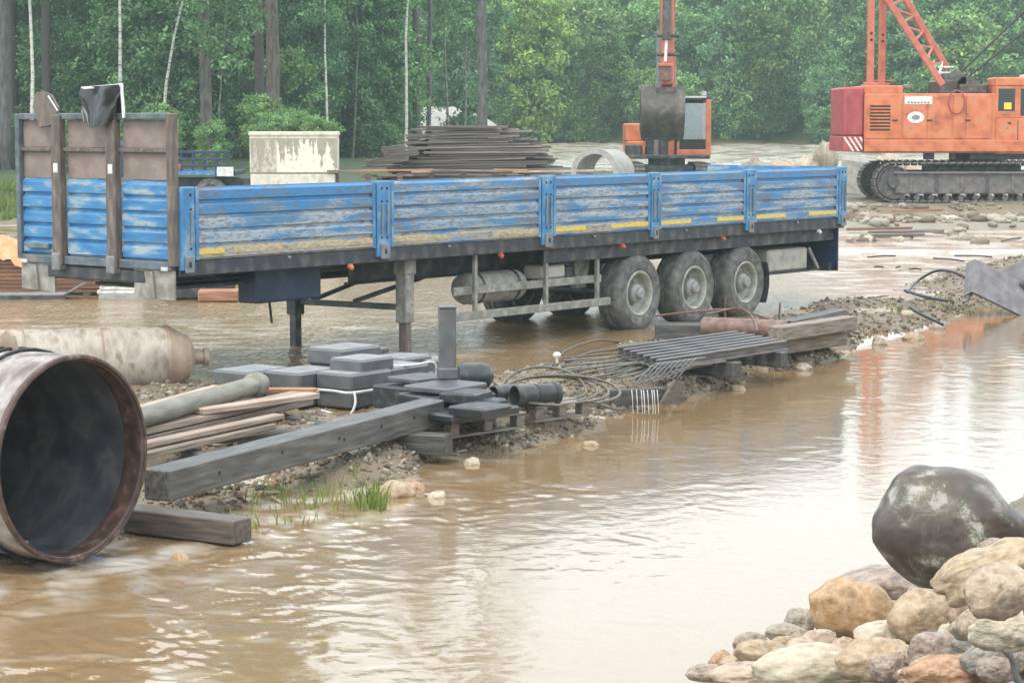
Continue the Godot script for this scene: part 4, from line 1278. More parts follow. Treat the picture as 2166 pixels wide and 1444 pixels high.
func make_yard():
	var rng := RandomNumberGenerator.new()
	rng.seed = 5
	# --- stacked planks
	var S := 80.4
	var o := D(945, 300, 58)
	var st := thing("plank_stack", "tall untidy stack of dark weathered planks behind the trailer", "lumber", Vector3(o.x, .34, -58.0), .10)
	var meshes := [plank_mesh(1, .052, .20), plank_mesh(1, .048, .17), plank_mesh(1, .06, .22)]
	for k in 36:
		var y := .03 + k * .065
		var py := 257.0 + (2.785 - .34 - y) * S
		var left := lerpf(770, 905, clampf((375 - py) / 105.0, 0, 1)) + rng.randf_range(-34, 30)
		var right := lerpf(1168, 1085, clampf((345 - py) / 75.0, 0, 1)) + rng.randf_range(-26, 22)
		if py > 300: right = 1150 + rng.randf_range(-22, 20)
		if py > 330 and k % 3 == 0: right += 40
		for row in 4:
			var l := (right - left) / S * rng.randf_range(.72, 1.0)
			var mesh: Mesh = meshes[rng.randi() % 3]
			var cx := ((left + right) / 2 - 945) / S + rng.randf_range(-.4, .4)
			piece(mesh, "plank", "old_plank_%d" % (rng.randi() % 3), st, Transform3D(Basis(Vector3.UP, rng.randf_range(-.03, .03)) * Basis(Vector3.BACK, .012 + rng.randf_range(-.016, .016)).scaled_local(Vector3(l, 1, 1)), Vector3(cx, y, .7 - row * .30 + rng.randf_range(-.04, .06))))
	for e in [[-1.25, 1.62, .9], [-1.6, 1.45, 1.1], [-1.45, 1.75, .6]]:
		piece(plank_mesh(e[2], .16, .3), "offcut", "old_plank_1", st, Transform3D(Basis(Vector3.BACK, .12), Vector3(e[0], e[1], .92)))
	var ls := thing("board_pile", "low pile of pale loose boards lying in front of the plank stack", "lumber", Vector3(D(930, 360, 55.5).x, .32, -55.5), .06)
	for k in 26:
		var y := .03 + (k / 3) * .135
		var l := rng.randf_range(2.2, 5.2)
		piece(plank_mesh(l, .05, .19), "plank", ["pale_plank_1", "old_plank_2", "pale_plank_0", "old_plank_0"][rng.randi() % 4], ls, Transform3D(Basis(Vector3.UP, rng.randf_range(-.05, .05)) * Basis(Vector3.BACK, rng.randf_range(-.012, .012)), Vector3(rng.randf_range(-1.6, 2.2), y, rng.randf_range(-.4, .5))))
	for k in 7:
		piece(plank_mesh(rng.randf_range(.6, 2.4), .045, .16), "plank", ["pale_plank_2", "old_plank_2", "red_plank_2"][k % 3], ls, Transform3D(Basis(Vector3.UP, rng.randf_range(-.2, .2)) * Basis(Vector3.BACK, rng.randf_range(-.03, .03)), Vector3(-3.0 + k * .95, 1.22 + .02 * (k % 3), rng.randf_range(.0, .5))))
	for k in 10:
		piece(plank_mesh(.14, 1.15, .2), "support", "old_plank_0", ls, Transform3D(Basis(), Vector3(-3.4 + k * .8, .6, -.1)))
	# --- concrete blocks
	S = 84.8
	stain_face(2.2, 1.0, "stained_front")
	for e in [[285.0, 366.0, 525.0, 711.0, "stained_front", "pale concrete block streaked with dark stains, on top of another block"], [368.0, 462.0, 527.0, 706.0, "concrete_pale", "pale concrete block carrying the stained block behind the trailer"]]:
		var h: float = (e[1] - e[0]) / S
		var w: float = (e[3] - e[2]) / S
		var p := D((e[2] + e[3]) / 2, e[1], 55)
		var cb := thing("concrete_block", e[5], "block", Vector3(p.x, p.y, -55.7), .05)
		pbox(cb, "body", "concrete_pale", Vector3(0, h / 2, 0), Vector3(w, h, 1.2), .02)
		var fr := MB.new()
		fr.face([Vector3(-w / 2 + .02, h - .09, .604), Vector3(w / 2 - .02, h - .09, .604), Vector3(w / 2 - .02, .02, .604), Vector3(-w / 2 + .02, .02, .604)], Vector3.BACK, [Vector2(0, 0), Vector2(1, 0), Vector2(1, 1), Vector2(0, 1)])
		if e[0] < 300:
			part(fr, "weathered_face", e[4], cb)
			pbox(cb, "lid", "concrete_pale", Vector3(0, h + .02, 0), Vector3(w + .05, .10, 1.26), .02)
	var lb := MB.new()
	lb.box(Vector3(0, .3, 0), Vector3(1.0, .5, .4), .03)
	# --- concrete culvert ring
	S = 66.7
	var rp := D(1277, 369, 70)
	var ring := thing("culvert_pipe", "short grey concrete culvert pipe showing above the trailer side", "pipe", Vector3(rp.x, .38 + .76, -70.0), -.45)
	var rg := MB.new()
	rg.lathe([Vector2(.64, -.7), Vector2(.77, -.7), Vector2(.77, .55), Vector2(.82, .55), Vector2(.82, .72), Vector2(.64, .72), Vector2(.64, -.7)], Transform3D(Basis(Vector3.RIGHT, PI / 2), Vector3.ZERO), 44)
	part(rg, "shell", "concrete", ring)
	# --- blue flatbed truck far behind
	var tp := D(428, 385, 62)
	var tr := thing("flatbed_truck", "small dark blue flatbed truck half hidden behind the trailer headboard", "truck", Vector3(tp.x, .34, -62.5), .0)
	pbox(tr, "bed", "navy", Vector3(0, 1.02, 0), Vector3(2.0, .14, 2.2), .02)
	for k in 3:
		pbox(tr, "bed_rail", "navy", Vector3(-.05, 1.22 + k * .19, 1.05), Vector3(1.66, .07, .05), .008)
	for k in 6:
		pbox(tr, "rail_post", "navy", Vector3(-.85 + k * .33, 1.34, 1.02), Vector3(.06, .62, .05), .008)
	pbox(tr, "tail_box", "white_paint", Vector3(.72, 1.06, 1.14), Vector3(.46, .26, .08), .01)
	pbox(tr, "bed_side", "blue_post", Vector3(-.2, 1.02, 1.125), Vector3(1.3, .12, .04), .008)
	pbox(tr, "red_panel", "crimson", Vector3(-.75, 1.2, 1.14), Vector3(.5, .14, .04), .008)
	pbox(tr, "chassis", "chassis", Vector3(-.6, .75, 0), Vector3(4.0, .25, .9), .02)
	pbox(tr, "cab", "navy", Vector3(-2.2, 1.25, 0), Vector3(1.3, 1.3, 2.0), .12)
	for x in [-2.1, .3]:
		for z in [.95, -.95]:
			var wl := MB.new()
			wl.lathe([Vector2(0, -.12), Vector2(.25, -.12), Vector2(.42, -.1), Vector2(.45, -.04), Vector2(.45, .04), Vector2(.42, .1), Vector2(.27, .12), Vector2(.2, .06), Vector2(0, .06)], Transform3D(Basis(Vector3.RIGHT, PI / 2 * signf(z)), Vector3(x, .45, z)), 22)
			part(wl, "wheel", "tyre", tr)
	# --- reddish boards, orange sheeting and white boards beyond the headboard
	var rb := thing("red_board_stack", "stack of wet reddish boards in the flood behind the trailer front", "lumber", D(95, 600, 35.5) * Vector3(1, 0, 1) + Vector3(0, .0, 0), -.06)
	for k in 10:
		for row in 3:
			piece(plank_mesh(rng.randf_range(2.3, 2.7), .058, .2), "plank", "red_plank_%d" % (rng.randi() % 3), rb, Transform3D(Basis(Vector3.UP, rng.randf_range(-.02, .02)), Vector3(rng.randf_range(-.06, .08), k * .064 + .1, .3 - row * .24)))
	for x in [-.9, .8]:
		piece(plank_mesh(.12, .12, .9), "bearer", "old_plank_1", rb, Transform3D(Basis(), Vector3(x, .005, .05)))
	var os := MB.new()
	var fn := noise(71, 2.0, 3)
	os.grid(func(a, b): return Vector3(-.45 + a * .85, .30 + .30 * sin(b * PI * .9) + .10 * fn.get_noise_2d(a * 2.0, b * 2.0) - .2 * a * a, .45 - b * .7), 14, 12, Vector3.UP)
	var orange := solo(os, "orange_sheeting", "rim", "crumpled orange plastic sheeting on the reddish boards at left edge", "sheeting", D(14, 540, 35.4) * Vector3(1, 0, 1) + Vector3(0, .38, 0))
	mats["orange_plastic"] = surf("orange_plastic", [[0.0, L(.42, .16, .06)], [0.5, L(.60, .27, .12)], [1.0, L(.66, .42, .26)]], Vector3.ONE, .4)
	orange.material_override = mats["orange_plastic"]
	var sk := thing("steel_skid", "low grey sled-like steel skid lying in the water at left edge", "skid", D(40, 608, 34.4) * Vector3(1, 0, 1) + Vector3(0, .0, 0), .05)
	pbox(sk, "plate", "steel_dull", Vector3(-.2, .10, 0), Vector3(1.9, .03, .5), .008)
	pbar(sk, "nose", "steel_dull", Vector3(.72, .10, 0), Vector3(1.0, .26, 0), .5, .03)
	pbar(sk, "runner", "chassis", Vector3(-1.1, .06, .22), Vector3(.75, .06, .22), .06, .08)
	var wb := thing("white_board_bundle", "bundle of white boards on a dark base under the trailer headboard", "boards", D(253, 622, 34.5) * Vector3(1, 0, 1) + Vector3(0, .0, 0), .06)
	pbox(wb, "base", "concrete", Vector3(.05, .04, 0), Vector3(.72, .12, .4), .01)
	for k in 5:
		piece(plank_mesh(.66 - .03 * (k % 2), .058, .36), "board", "white_paint", wb, Transform3D(Basis(Vector3.UP, .04 * (k % 3 - 1)), Vector3(.02 * (k % 3), .135 + k * .064, 0)))
	var pk := thing("pink_block", "flat pinkish block in the water beneath the trailer front", "block", D(462, 632, 34) * Vector3(1, 0, 1) + Vector3(0, .02, 0), .1)
	pbox(pk, "slab", "red_plank_2", Vector3(0, .10, 0), Vector3(.62, .17, .5), .02)
	pbox(pk, "footing", "chassis", Vector3(-.3, .2, -.3), Vector3(1.1, .36, .3), .03)
	# --- planks and rocks between the trailer and the crane
	var words := ["longest", "paler", "darker", "short", "lowest", "split"]
	var flat := [[1800, 466, 1885, 458, .10, "pale_plank_2"], [1803, 478, 1862, 476, .10, "old_plank_2"], [1795, 488, 1925, 482, .11, "red_plank_1"], [1840, 500, 1992, 478, .09, "old_plank_0"], [1825, 506, 1950, 498, .08, "old_plank_1"], [1882, 492, 1990, 484, .10, "old_plank_2"], [1860, 471, 1925, 468, .12, "pale_plank_1"], [1890, 455, 1990, 452, .13, "red_plank_0"], [1850, 450, 1960, 446, .13, "old_plank_1"], [1990, 470, 2080, 474, .14, "pale_plank_1"]]
	for k in flat.size():
		var e: Array = flat[k]
		var z: float = 2.55 * FOCAL / ((e[1] + e[3]) / 2.0 - 257.0)
		z = clampf(z, 50.0, 62.0)
		var y: float = level(z) + e[4] - .02
		beam_at("loose_plank", e[5], Vector3((e[0] - 1083) * z / FOCAL, y, -z - .2), Vector3((e[2] - 1083) * z / FOCAL, y + .05, -z + .3), .2, .06, ["pale pinkish plank right behind the trailer tail corner", "grey plank just below the pale pinkish one by the trailer tail", "long reddish plank by the trailer tail", "longest slanting plank between trailer tail and gravel rocks", "dark plank nearest the water by the trailer tail", "grey plank crossing the right end of the slanting one", "short brownish-white plank right of the pale pinkish one", "reddish-brown plank closest to the crane track", "dark plank below the crane track near its left end", "tan plank furthest right among the gravel bar rocks"][k], "plank", "planks washed up near the crane")
	var rocks := [rock_mesh(101, Vector3(1, .62, .8)), rock_mesh(102, Vector3(1, .7, .75)), rock_mesh(103, Vector3(1, .55, .9)), rock_mesh(104, Vector3(.9, .8, .8), .22)]
	var rr := [[2005, 470, 50, .34, "pale"], [2050, 468, 30, .22, "tan"], [2085, 466, 30, .2, "grey"], [2120, 470, 26, .2, "pale"], [2150, 466, 30, .22, "grey"], [2165, 475, 26, .2, "pale"], [1975, 466, 30, .2, "grey"], [1838, 515, 20, .13, "pale"], [1800, 508, 18, .12, "grey"], [1905, 510, 16, .1, "pale"], [2030, 482, 24, .14, "grey"]]
	for k in rr.size():
		var e: Array = rr[k]
		var z: float = clampf(2.6 * FOCAL / (e[1] + 6.0 - 257.0), 49.0, 60.0)
		stone(rocks[k % 4], "bar_rock", "stone_" + e[4], Vector3((e[0] - 1083) * z / FOCAL, level(z) + .05, -z), Basis(Vector3.UP, k * 1.3).scaled(Vector3.ONE * e[2] * z / FOCAL * .62), ["largest pale rock on the gravel bar before the crane track", "tan rock right of the largest pale rock on the bar", "grey rock near the middle of the gravel bar before the crane", "pale rock second from the right edge on the gravel bar", "grey rock close to the right edge on the gravel bar", "pale rock at the right edge on the gravel bar", "grey rock left of the largest pale rock on the bar", "low pale rock near the trailer tail flap", "small grey rock closest to the trailer tail", "small pale rock below the slanting plank", "grey rock in front of the largest pale rock"][k], "rocks on the bar before the crane")
	var far := [[1745, 330, 26, 46, "grey"], [1700, 338, 26, 14, "pale"], [1655, 340, 40, 16, "tan"], [1600, 345, 30, 12, "mauve"], [1580, 342, 20, 10, "grey"], [1720, 342, 22, 12, "mauve"], [1520, 345, 30, 12, "grey"], [1880, 342, 40, 20, "pale"], [1930, 344, 34, 16, "pale"], [1340, 338, 24, 10, "grey"]]
	for k in far.size():
		var e: Array = far[k]
		var z := 83.0 if e[0] < 1760 else 74.0
		var w: float = e[2] * z / FOCAL
		var y: float = level(z) - .1
		var top: float = 2.785 - (e[1] - e[3] - 257.0) * z / FOCAL
		stone(rocks[k % 4], "river_boulder", "stone_" + e[4], Vector3((e[0] - 1083) * z / FOCAL, (y + top) / 2, -z), Basis(Vector3.UP, .4 * k).scaled(Vector3(w, maxf(.25, (top - y) * .62), w)), ["upright grey boulder left of the crane counterweight", "pale low boulder left of the upright grey one", "wide tan boulder midway between excavator and crane", "brownish boulder right of the excavator", "small grey boulder just right of the excavator cab", "brown low boulder touching the upright grey one", "grey boulder nearest the excavator tracks", "pale boulder under the crane counterweight", "pale boulder under the crane house right of the other", "grey boulder left of the excavator beside the culvert"][k], "boulders along the river edge", "boulder")
	var rub := MultiMesh.new()
	rub.transform_format = MultiMesh.TRANSFORM_3D
	rub.use_colors = true
	rub.mesh = rock_mesh(141, Vector3(1, .6, .75), .4, 6)
	rub.instance_count = 900
	for k in 900:
		var z := rng.randf_range(48.0, 63.0)
		var px := rng.randf_range(1795, 2300)
		if k % 3 == 0:
			z = rng.randf_range(80.0, 88.0)
			px = rng.randf_range(1330, 1780)
		elif nz.a.get_noise_2d(px * .02, z * .6) < -.02: z = rng.randf_range(54.0, 57.5)
		var x := (px - 1083) * z / FOCAL
		var s := rng.randf_range(.04, .11) + .16 * pow(rng.randf(), 6.0)
		rub.set_instance_transform(k, Transform3D(Basis(Vector3.UP, rng.randf() * TAU).scaled(Vector3.ONE * s), Vector3(x, maxf(ground(x, z)[0], level(z) - .04) + s * .15, -z)))
		rub.set_instance_color(k, [L(.24, .21, .165), L(.19, .155, .115), L(.32, .29, .24), L(.14, .11, .085)][rng.randi() % 4])
	var ro := MultiMeshInstance3D.new()
	ro.name = "rubble"
	ro.multimesh = rub
	ro.material_override = mats["vertex"]
	add_child(ro)
	tag(ro, "loose stones and rubble in the shallows around crane and excavator", "rubble", "", "stuff")
	var cbk := D(1815, 372, 73)
	var cblock := thing("concrete_lump", "dark grey concrete block by the river behind the trailer tail", "block", Vector3(cbk.x, .33, -73), -.2)
	pbox(cblock, "body", "concrete", Vector3(0, .62, 0), Vector3(1.15, 1.3, 1.0), .12, Basis(Vector3.BACK, -.12))

# ---------------------------------------------------------------- things on the spit
func hollow(r0: float, r1: float, n: float, seg := 48) -> Array:      # outer skin, inner skin, rim; axis y from 0 to -n
	var o := MB.new()
	o.lathe([Vector2(r1, -n), Vector2(r1, 0)], Transform3D(), seg)
	var i := MB.new()
	i.lathe([Vector2(r0, 0), Vector2(r0, -n)], Transform3D(), seg)
	var e := MB.new()
	e.lathe([Vector2(r1, -.0), Vector2(r1 + .004, -.03), Vector2(r1 + .006, .0), Vector2(r1 - .004, .008), Vector2(r0 + .004, .008), Vector2(r0 - .003, -.03), Vector2(r0, -.031)], Transform3D(), seg)
	return [o, i, e]
func along_axis(dir: Vector3) -> Basis:     # local y along dir
	var y := dir.normalized()
	var x := y.cross(Vector3.UP).normalized()
	return Basis(x, y, x.cross(y))
func make_spit():
	var rng := RandomNumberGenerator.new()
	rng.seed = 23
	# --- large steel pipe
	var axis := Vector3(.83, 0.0, .56).normalized()
	var pc := D(157, 970, 14.4)
	var R := .685
	var pipe := thing("steel_pipe", "huge open rusty steel pipe lying in the water at the left edge", "pipe", pc)
	pipe.basis = along_axis(axis)
	var hp := hollow(R - .025, R, 6.0, 64)
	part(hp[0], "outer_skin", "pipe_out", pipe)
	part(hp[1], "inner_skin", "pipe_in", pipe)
	part(hp[2], "rim", "pipe_rim", pipe)
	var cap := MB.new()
	cap.lathe([Vector2(R, -6.0), Vector2(0, -6.0)], Transform3D(), 40)  # cap added on the unseen far end to keep the inside dark
	part(cap, "added_end_cap", "pipe_in", pipe)
	var band := MB.new()
	band.lathe([Vector2(R - .024, -.18), Vector2(R - .033, -.175), Vector2(R - .033, -.02), Vector2(R - .024, -.015)], Transform3D(), 64)
	part(band, "inner_lip", "pipe_rim", pipe)
	for a in [.30, .62, -.22, -.55, -.95, 1.25]:
		pcyl(pipe, "bolt", "steel_dull", Vector3(sin(a + PI / 2) * (R - .05), -.09, 0).rotated(Vector3.UP, 0.0) if false else Vector3(cos(a), 0, sin(a)) * (R - .036) + Vector3(0, -.09, 0), Vector3(cos(a), 0, sin(a)) * (R - .065) + Vector3(0, -.09, 0), .018, 8)
	for k in 3:
		var cb := MB.new()
		var ring := []
		for j in 34:
			var a := TAU * j / 33.0
			ring.append(Vector3(cos(a) * (R + .014), -.35 - k * .22 - .10 * sin(a + k) - .05 * k * cos(a * 2.0), sin(a) * (R + .014)))
		cb.tube(ring, .012, 6, false)
		part(cb, "wire_rope", "rope", pipe)
	var lug := MB.new()
	lug.slab(PackedVector2Array([Vector2(-.09, 0), Vector2(.09, 0), Vector2(.06, .10), Vector2(0, .14), Vector2(-.06, .10)]), .03, Transform3D(Basis(Vector3(0, 1, 0), Vector3(0, 0, -1), Vector3(-1, 0, 0)).inverse() if false else Basis(), Vector3.ZERO))
	var lg := part(lug, "lifting_lug", "tank_end", pipe)
	lg.transform = Transform3D(Basis(Vector3(0, 1, 0), pipe.basis.inverse() * Vector3.UP, (Vector3(0, 1, 0)).cross(pipe.basis.inverse() * Vector3.UP)), pipe.basis.inverse() * Vector3(0, R - .005, 0) + Vector3(0, -.62, 0))
	# --- pale tank with a tapered end
	var ta := Vector3(.955, .0, -.30).normalized()
	var tc := D(350, 757, 23.2)
	var tank := thing("steel_tank", "pale steel tank with a tapered rusty end behind the big pipe", "tank", tc)
	tank.basis = along_axis(ta)
	var tb := MB.new()
	tb.lathe([Vector2(0, -2.4), Vector2(.33, -2.4), Vector2(.345, -2.36), Vector2(.345, 0)], Transform3D(), 40)
	part(tb, "body", "tank_pale", tank)
	var te := MB.new()
	te.lathe([Vector2(.35, -.02), Vector2(.355, .01), Vector2(.335, .05), Vector2(.22, .24), Vector2(.13, .29), Vector2(.10, .30)], Transform3D(), 32)
	part(te, "tapered_end", "tank_end", tank)
	var tn := MB.new()
	tn.lathe([Vector2(.075, .28), Vector2(.075, .40), Vector2(.095, .40), Vector2(.095, .45), Vector2(.05, .45), Vector2(.05, .36), Vector2(0, .36)], Transform3D(), 20)
	part(tn, "nozzle", "tank_end", tank)
	for y in [-.7, -1.5]:
		var ts := MB.new()
		ts.lathe([Vector2(.345, y), Vector2(.352, y + .005), Vector2(.352, y + .02), Vector2(.345, y + .025)], Transform3D(), 40)
		part(ts, "weld_seam", "tank_end", tank)
	# --- long beam and its bearers
	var bl := Vector3(-2.64, .16, -15.7)
	var br := Vector3(-.70, .225, -19.4)
	var bd := (br - bl).normalized()
	var lbm := beam_at("long_timber", "beam", bl + bd * .12, br, .23, .23, "long heavy grey squared beam running from the big pipe to the black slabs", "beam", "", .012)
	for x in [-1.4, -.55, .28, .36, .95, 1.5]:
		var kn := MB.new()
		kn.lathe([Vector2(.017, 0), Vector2(.016, .003), Vector2(0, .003)], Transform3D(Basis(Vector3.RIGHT, PI / 2), Vector3(x, .03 * sin(x * 9.0), .1145)), 10)
		part(kn, "knot", "dark_seam", lbm)
	beam_at("bearer", "beam_brown", G(285, 1075, .0) + Vector3(-.35, -.05, -.1), G(512, 1108, .0) + Vector3(0, -.05, 0), .22, .17, "short brown timber under the long beam, its end in the water", "timber")
	beam_at("bearer", "beam_dark", G(845, 935, .02), G(950, 940, .02), .2, .18, "short dark timber supporting the far end of the long beam", "timber")
	# --- pole with a collar
	var p0 := G(250, 897, .36)
	var p1 := G(535, 815, .36)
	var pole := thing("flanged_pole", "grey-green round pole with a collared end lying on the planks", "pole", p0)
	pole.basis = along_axis(p1 - p0)
	var pm := MB.new()
	var pn := p0.distance_to(p1)
	pm.lathe([Vector2(0, 0), Vector2(.085, 0), Vector2(.088, pn * .5), Vector2(.085, pn)], Transform3D(), 22)
	part(pm, "shaft", "pole", pole)
	var pf := MB.new()
	pf.lathe([Vector2(.086, pn - .02), Vector2(.115, pn), Vector2(.118, pn + .08), Vector2(.10, pn + .10), Vector2(.10, pn + .16), Vector2(.075, pn + .17), Vector2(0, pn + .17)], Transform3D(), 22)
	part(pf, "collar", "pole", pole)
	# --- pale planks beside the beam
	var pl := [[250, 880, 470, 822, .30, .20, .05, "pale_plank_2", "wide whitish plank furthest back, under the round pole"], [270, 915, 655, 832, .24, .22, .055, "pale_plank_0", "long pinkish plank ending beside the grey slab stack"], [260, 935, 640, 850, .17, .24, .06, "pale_plank_1", "broad brown plank under the long pinkish one"], [260, 950, 590, 882, .21, .12, .045, "pale_plank_0", "narrow pale plank in front of the plank bundle"], [260, 972, 570, 903, .15, .14, .05, "pale_plank_1", "narrow brownish plank nearest the long beam"], [420, 870, 665, 838, .30, .14, .05, "pale_plank_2", "short pale plank lying on top of the plank bundle"], [300, 905, 560, 850, .10, .25, .05, "pale_plank_1", "dark lowest plank beneath the plank bundle"], [540, 825, 668, 828, .27, .12, .045, "red_plank_2", "short reddish board crossing the ends of the planks"], [430, 935, 650, 905, .06, .30, .05, "old_plank_0", "wet dark board flat on the mud behind the beam"], [620, 905, 800, 880, .06, .26, .04, "old_plank_2", "grey board on the mud in front of the slab stack"]]
	for e in pl:
		beam_at("plank", e[7], G(e[0], e[1], e[4]), G(e[2], e[3], e[4]) + Vector3(0, .01, 0), e[5], e[6], e[8], "plank", "planks beside the long beam", .006)
	for e in [[330, 940, 470, 985], [560, 880, 680, 905]]:
		beam_at("packing_timber", "beam_dark", G(e[0], e[1], .05), G(e[2], e[3], .05), .12, .10, ["dark packing timber under the planks near the big pipe", "dark packing timber under the right ends of the planks"][0 if e[0] < 400 else 1], "timber")
	# --- grey slabs in stepped stacks
	var yaw := .95
	var ex := Vector3(cos(yaw), 0, -sin(yaw))
	var ez := Vector3(sin(yaw), 0, cos(yaw))
	var sb := MB.new()
	sb.box(Vector3.ZERO, Vector3(.62, .165, .46), .022)
	var slab := sb.mesh()
	var c0 := G(745, 868, .04) + Vector3(0, .09, 0) + ex * .31 - ez * .23
	var cols := [[0.0, 0.0, 2, "front"], [-.22, -.47, 2, "middle"], [-.44, -.94, 2, "left"], [.45, -.50, 3, "rear"], [.62, -.02, 2, "right"]]
	for e in cols:
		for k in e[2]:
			var o := MeshInstance3D.new()
			o.name = numbered("grey_block")
			o.mesh = slab
			o.material_override = mats["slate"]
			add_child(o)
			o.position = c0 + ex * e[0] + ez * e[1] + Vector3(0, .17 * k, 0)
			o.rotation.y = yaw + rng.randf_range(-.015, .015)
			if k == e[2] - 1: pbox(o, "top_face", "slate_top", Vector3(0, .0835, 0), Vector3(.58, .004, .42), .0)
			tag(o, "%s flat grey slab of the %s column in the strapped stack" % [["bottom", "upper", "topmost"][k], e[3]], "slab", "grey slabs in the strapped stack")
	var more := [[765, 772, .42, .5, .16, "single grey slab lying on top of the strapped stack"], [755, 742, .30, .62, .06, "thin pale-topped slab behind the stack, near the far landing leg"], [850, 768, .30, .5, .16, "grey slab right of the topmost slab"], [900, 772, .26, .42, .15, "grey slab left of the upright square post"], [850, 805, .14, .6, .16, "grey slab low down between the stack and the post"]]
	for k in more.size():
		var e: Array = more[k]
		var mb := MB.new()
		mb.box(Vector3.ZERO, Vector3(e[3], e[4], .42), .02)
		var q := G(e[0], e[1], e[2])
		var gs := solo(mb, "grey_block", "slate", e[5], "slab", q, yaw, "grey slabs in the strapped stack")
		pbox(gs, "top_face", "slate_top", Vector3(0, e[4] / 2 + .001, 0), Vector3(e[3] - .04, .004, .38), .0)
		if e[2] > .2 and k > 0:
			var fb := MB.new()
			fb.box(Vector3.ZERO, Vector3(.4, e[2] - e[4] / 2 - .005, .36), .02)
			solo(fb, "packing_block", "slate_black", "dark packing block under the " + e[5], "block", q - Vector3(0, e[4] / 2 + (e[2] - e[4] / 2) / 2, 0), yaw)
	var sp := thing("white_strap", "white strap tied round the front column of grey slabs", "strap", Vector3.ZERO)
	var f := c0 + Vector3(0, .085, 0)
	var q0 := f - ex * .33 - ez * .02 - ez * .40
	var q1 := f - ex * .33 + ez * .25
	var q2 := f + ex * 1.0 + ez * .25
	var m1 := MB.new()
	m1.tube(arc([q0 - ex * .0, f - ex * .325 + ez * .0, q1, f + ex * .3 + ez * .25, q2], 5), .014, 6)
	part(m1, "band", "strap", sp)
	var m2 := MB.new()
	m2.tube(arc([q1 + Vector3(.02, 0, .02), q1 + Vector3(.03, -.10, .05), q1 + Vector3(-.02, -.2, .07), q1 + Vector3(-.12, -.21, .04), q1 + Vector3(-.30, -.17, .0)], 5), .013, 6)
	part(m2, "loose_end", "strap", sp)
	var m3 := MB.new()
	m3.tube(arc([q1 + Vector3(-.02, -.2, .07), q1 + ex * .3 + Vector3(0, -.19, .05), q1 + ex * .8 + Vector3(0, -.15, .03)], 5), .012, 6)
	part(m3, "loose_end", "strap", sp)
	var m4 := MB.new()
	var tp := c0 + Vector3(0, .262, 0)
	m4.tube(arc([tp + ex * .32 - ez * .1, tp + ex * .6 + ez * .22, tp + ex * .95 + ez * .24, tp + ex * .98 + ez * .25 + Vector3(0, -.14, 0)], 4), .012, 6)
	part(m4, "band", "strap", sp)
	# --- pallets with black plates, upright post
	for e in [[975, 915, .0, .95, "wooden pallet under the black plates at the spit's edge"], [1135, 885, .0, .75, "wooden pallet under the short black pipe"]]:
		var q := G(e[0], e[1] - 6, .04)
		var pa := thing("pallet", e[4], "pallet", q - Vector3(0, .02, .2), yaw - .15, "wooden pallets")
		for k in 5:
			pbox(pa, "deck_board", "pallet", Vector3(0, .135, -.42 + k * .18), Vector3(e[3], .022, .12), .004)
		for x in [-.5, 0.0, .5]:
			for z in [-.42, -.06, .30]:
				pbox(pa, "block", "pallet", Vector3(x * (e[3] - .12), .07, z), Vector3(.10, .105, .10), .006)
		for z in [-.42, -.06, .30]:
			pbox(pa, "bottom_board", "pallet", Vector3(0, .005, z), Vector3(e[3], .022, .10), .004)
	var bp := [[975, 870, .22, .9, .07, .62, .0, "slate_black", "wide black plate at the bottom of the plate pile"], [1015, 868, .28, .42, .10, .40, .1, "slate_black", "black block at the right end of the plate pile"], [880, 835, .20, .7, .22, .5, .0, "plastic_black", "large black crate between the grey slabs and the plate pile"], [945, 838, .30, .72, .07, .55, -.2, "plastic_black", "black plate in the middle of the plate pile"], [942, 818, .38, .62, .06, .5, .1, "slate", "grey plate under the upright square post"], [985, 838, .34, .4, .1, .35, .3, "plastic_black", "black lump beside the upright post"], [885, 800, .36, .45, .05, .4, .0, "slate", "thin grey plate left of the upright post's foot"], [1040, 858, .26, .22, .13, .2, .2, "plastic_black", "small black block next to the short black pipe"]]
	for e in bp:
		var mb := MB.new()
		mb.box(Vector3.ZERO, Vector3(e[3], e[4], e[5]), .018)
		solo(mb, "black_plate", e[7], e[8], "plate", G(e[0], e[1], e[2]), yaw - .1 + e[6], "black plates on the pallets")
	var ps := thing("square_post", "dark grey upright square post with a wider foot on the plate pile", "post", G(946, 800, .415), .12)
	pbox(ps, "shaft", "slate", Vector3(0, .36, 0), Vector3(.155, .60, .155), .012)
	pbox(ps, "collar", "slate", Vector3(0, .05, 0), Vector3(.185, .11, .185), .014)
	pbox(ps, "cap", "slate", Vector3(0, .665, 0), Vector3(.165, .02, .165), .006)
	var dm := MB.new()
	dm.lathe([Vector2(0, -.16), Vector2(.10, -.16), Vector2(.13, -.12), Vector2(.13, .06), Vector2(.11, .13), Vector2(.06, .17), Vector2(0, .18)], Transform3D(along_axis(Vector3(1, 0, -.2)), Vector3.ZERO), 24)
	solo(dm, "black_canister", "plastic_black", "rounded black canister behind the upright post", "canister", G(1005, 795, .36))
	var pp := thing("short_black_pipe", "short black plastic pipe with a visible open end on a pallet", "pipe", G(1090, 838, .27))
	pp.basis = along_axis(Vector3(-.82, 0, .5))
	var hh := hollow(.085, .10, .46, 28)
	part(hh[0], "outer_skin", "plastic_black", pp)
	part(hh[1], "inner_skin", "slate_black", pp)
	part(hh[2], "rim", "plastic_black", pp)
	for y in [-.2, -.4]:
		var bb := MB.new()
		bb.lathe([Vector2(.10, y), Vector2(.106, y - .005), Vector2(.106, y - .02), Vector2(.10, y - .025)].duplicate(), Transform3D(), 28)
		part(bb, "band", "rope", pp)
	var p3 := thing("small_black_pipe", "smaller black pipe offcut behind the short black pipe", "pipe", G(1045, 832, .26))
	p3.basis = along_axis(Vector3(-.7, 0, .7))
	var h3 := hollow(.06, .07, .25, 20)
	part(h3[0], "outer_skin", "plastic_black", p3)
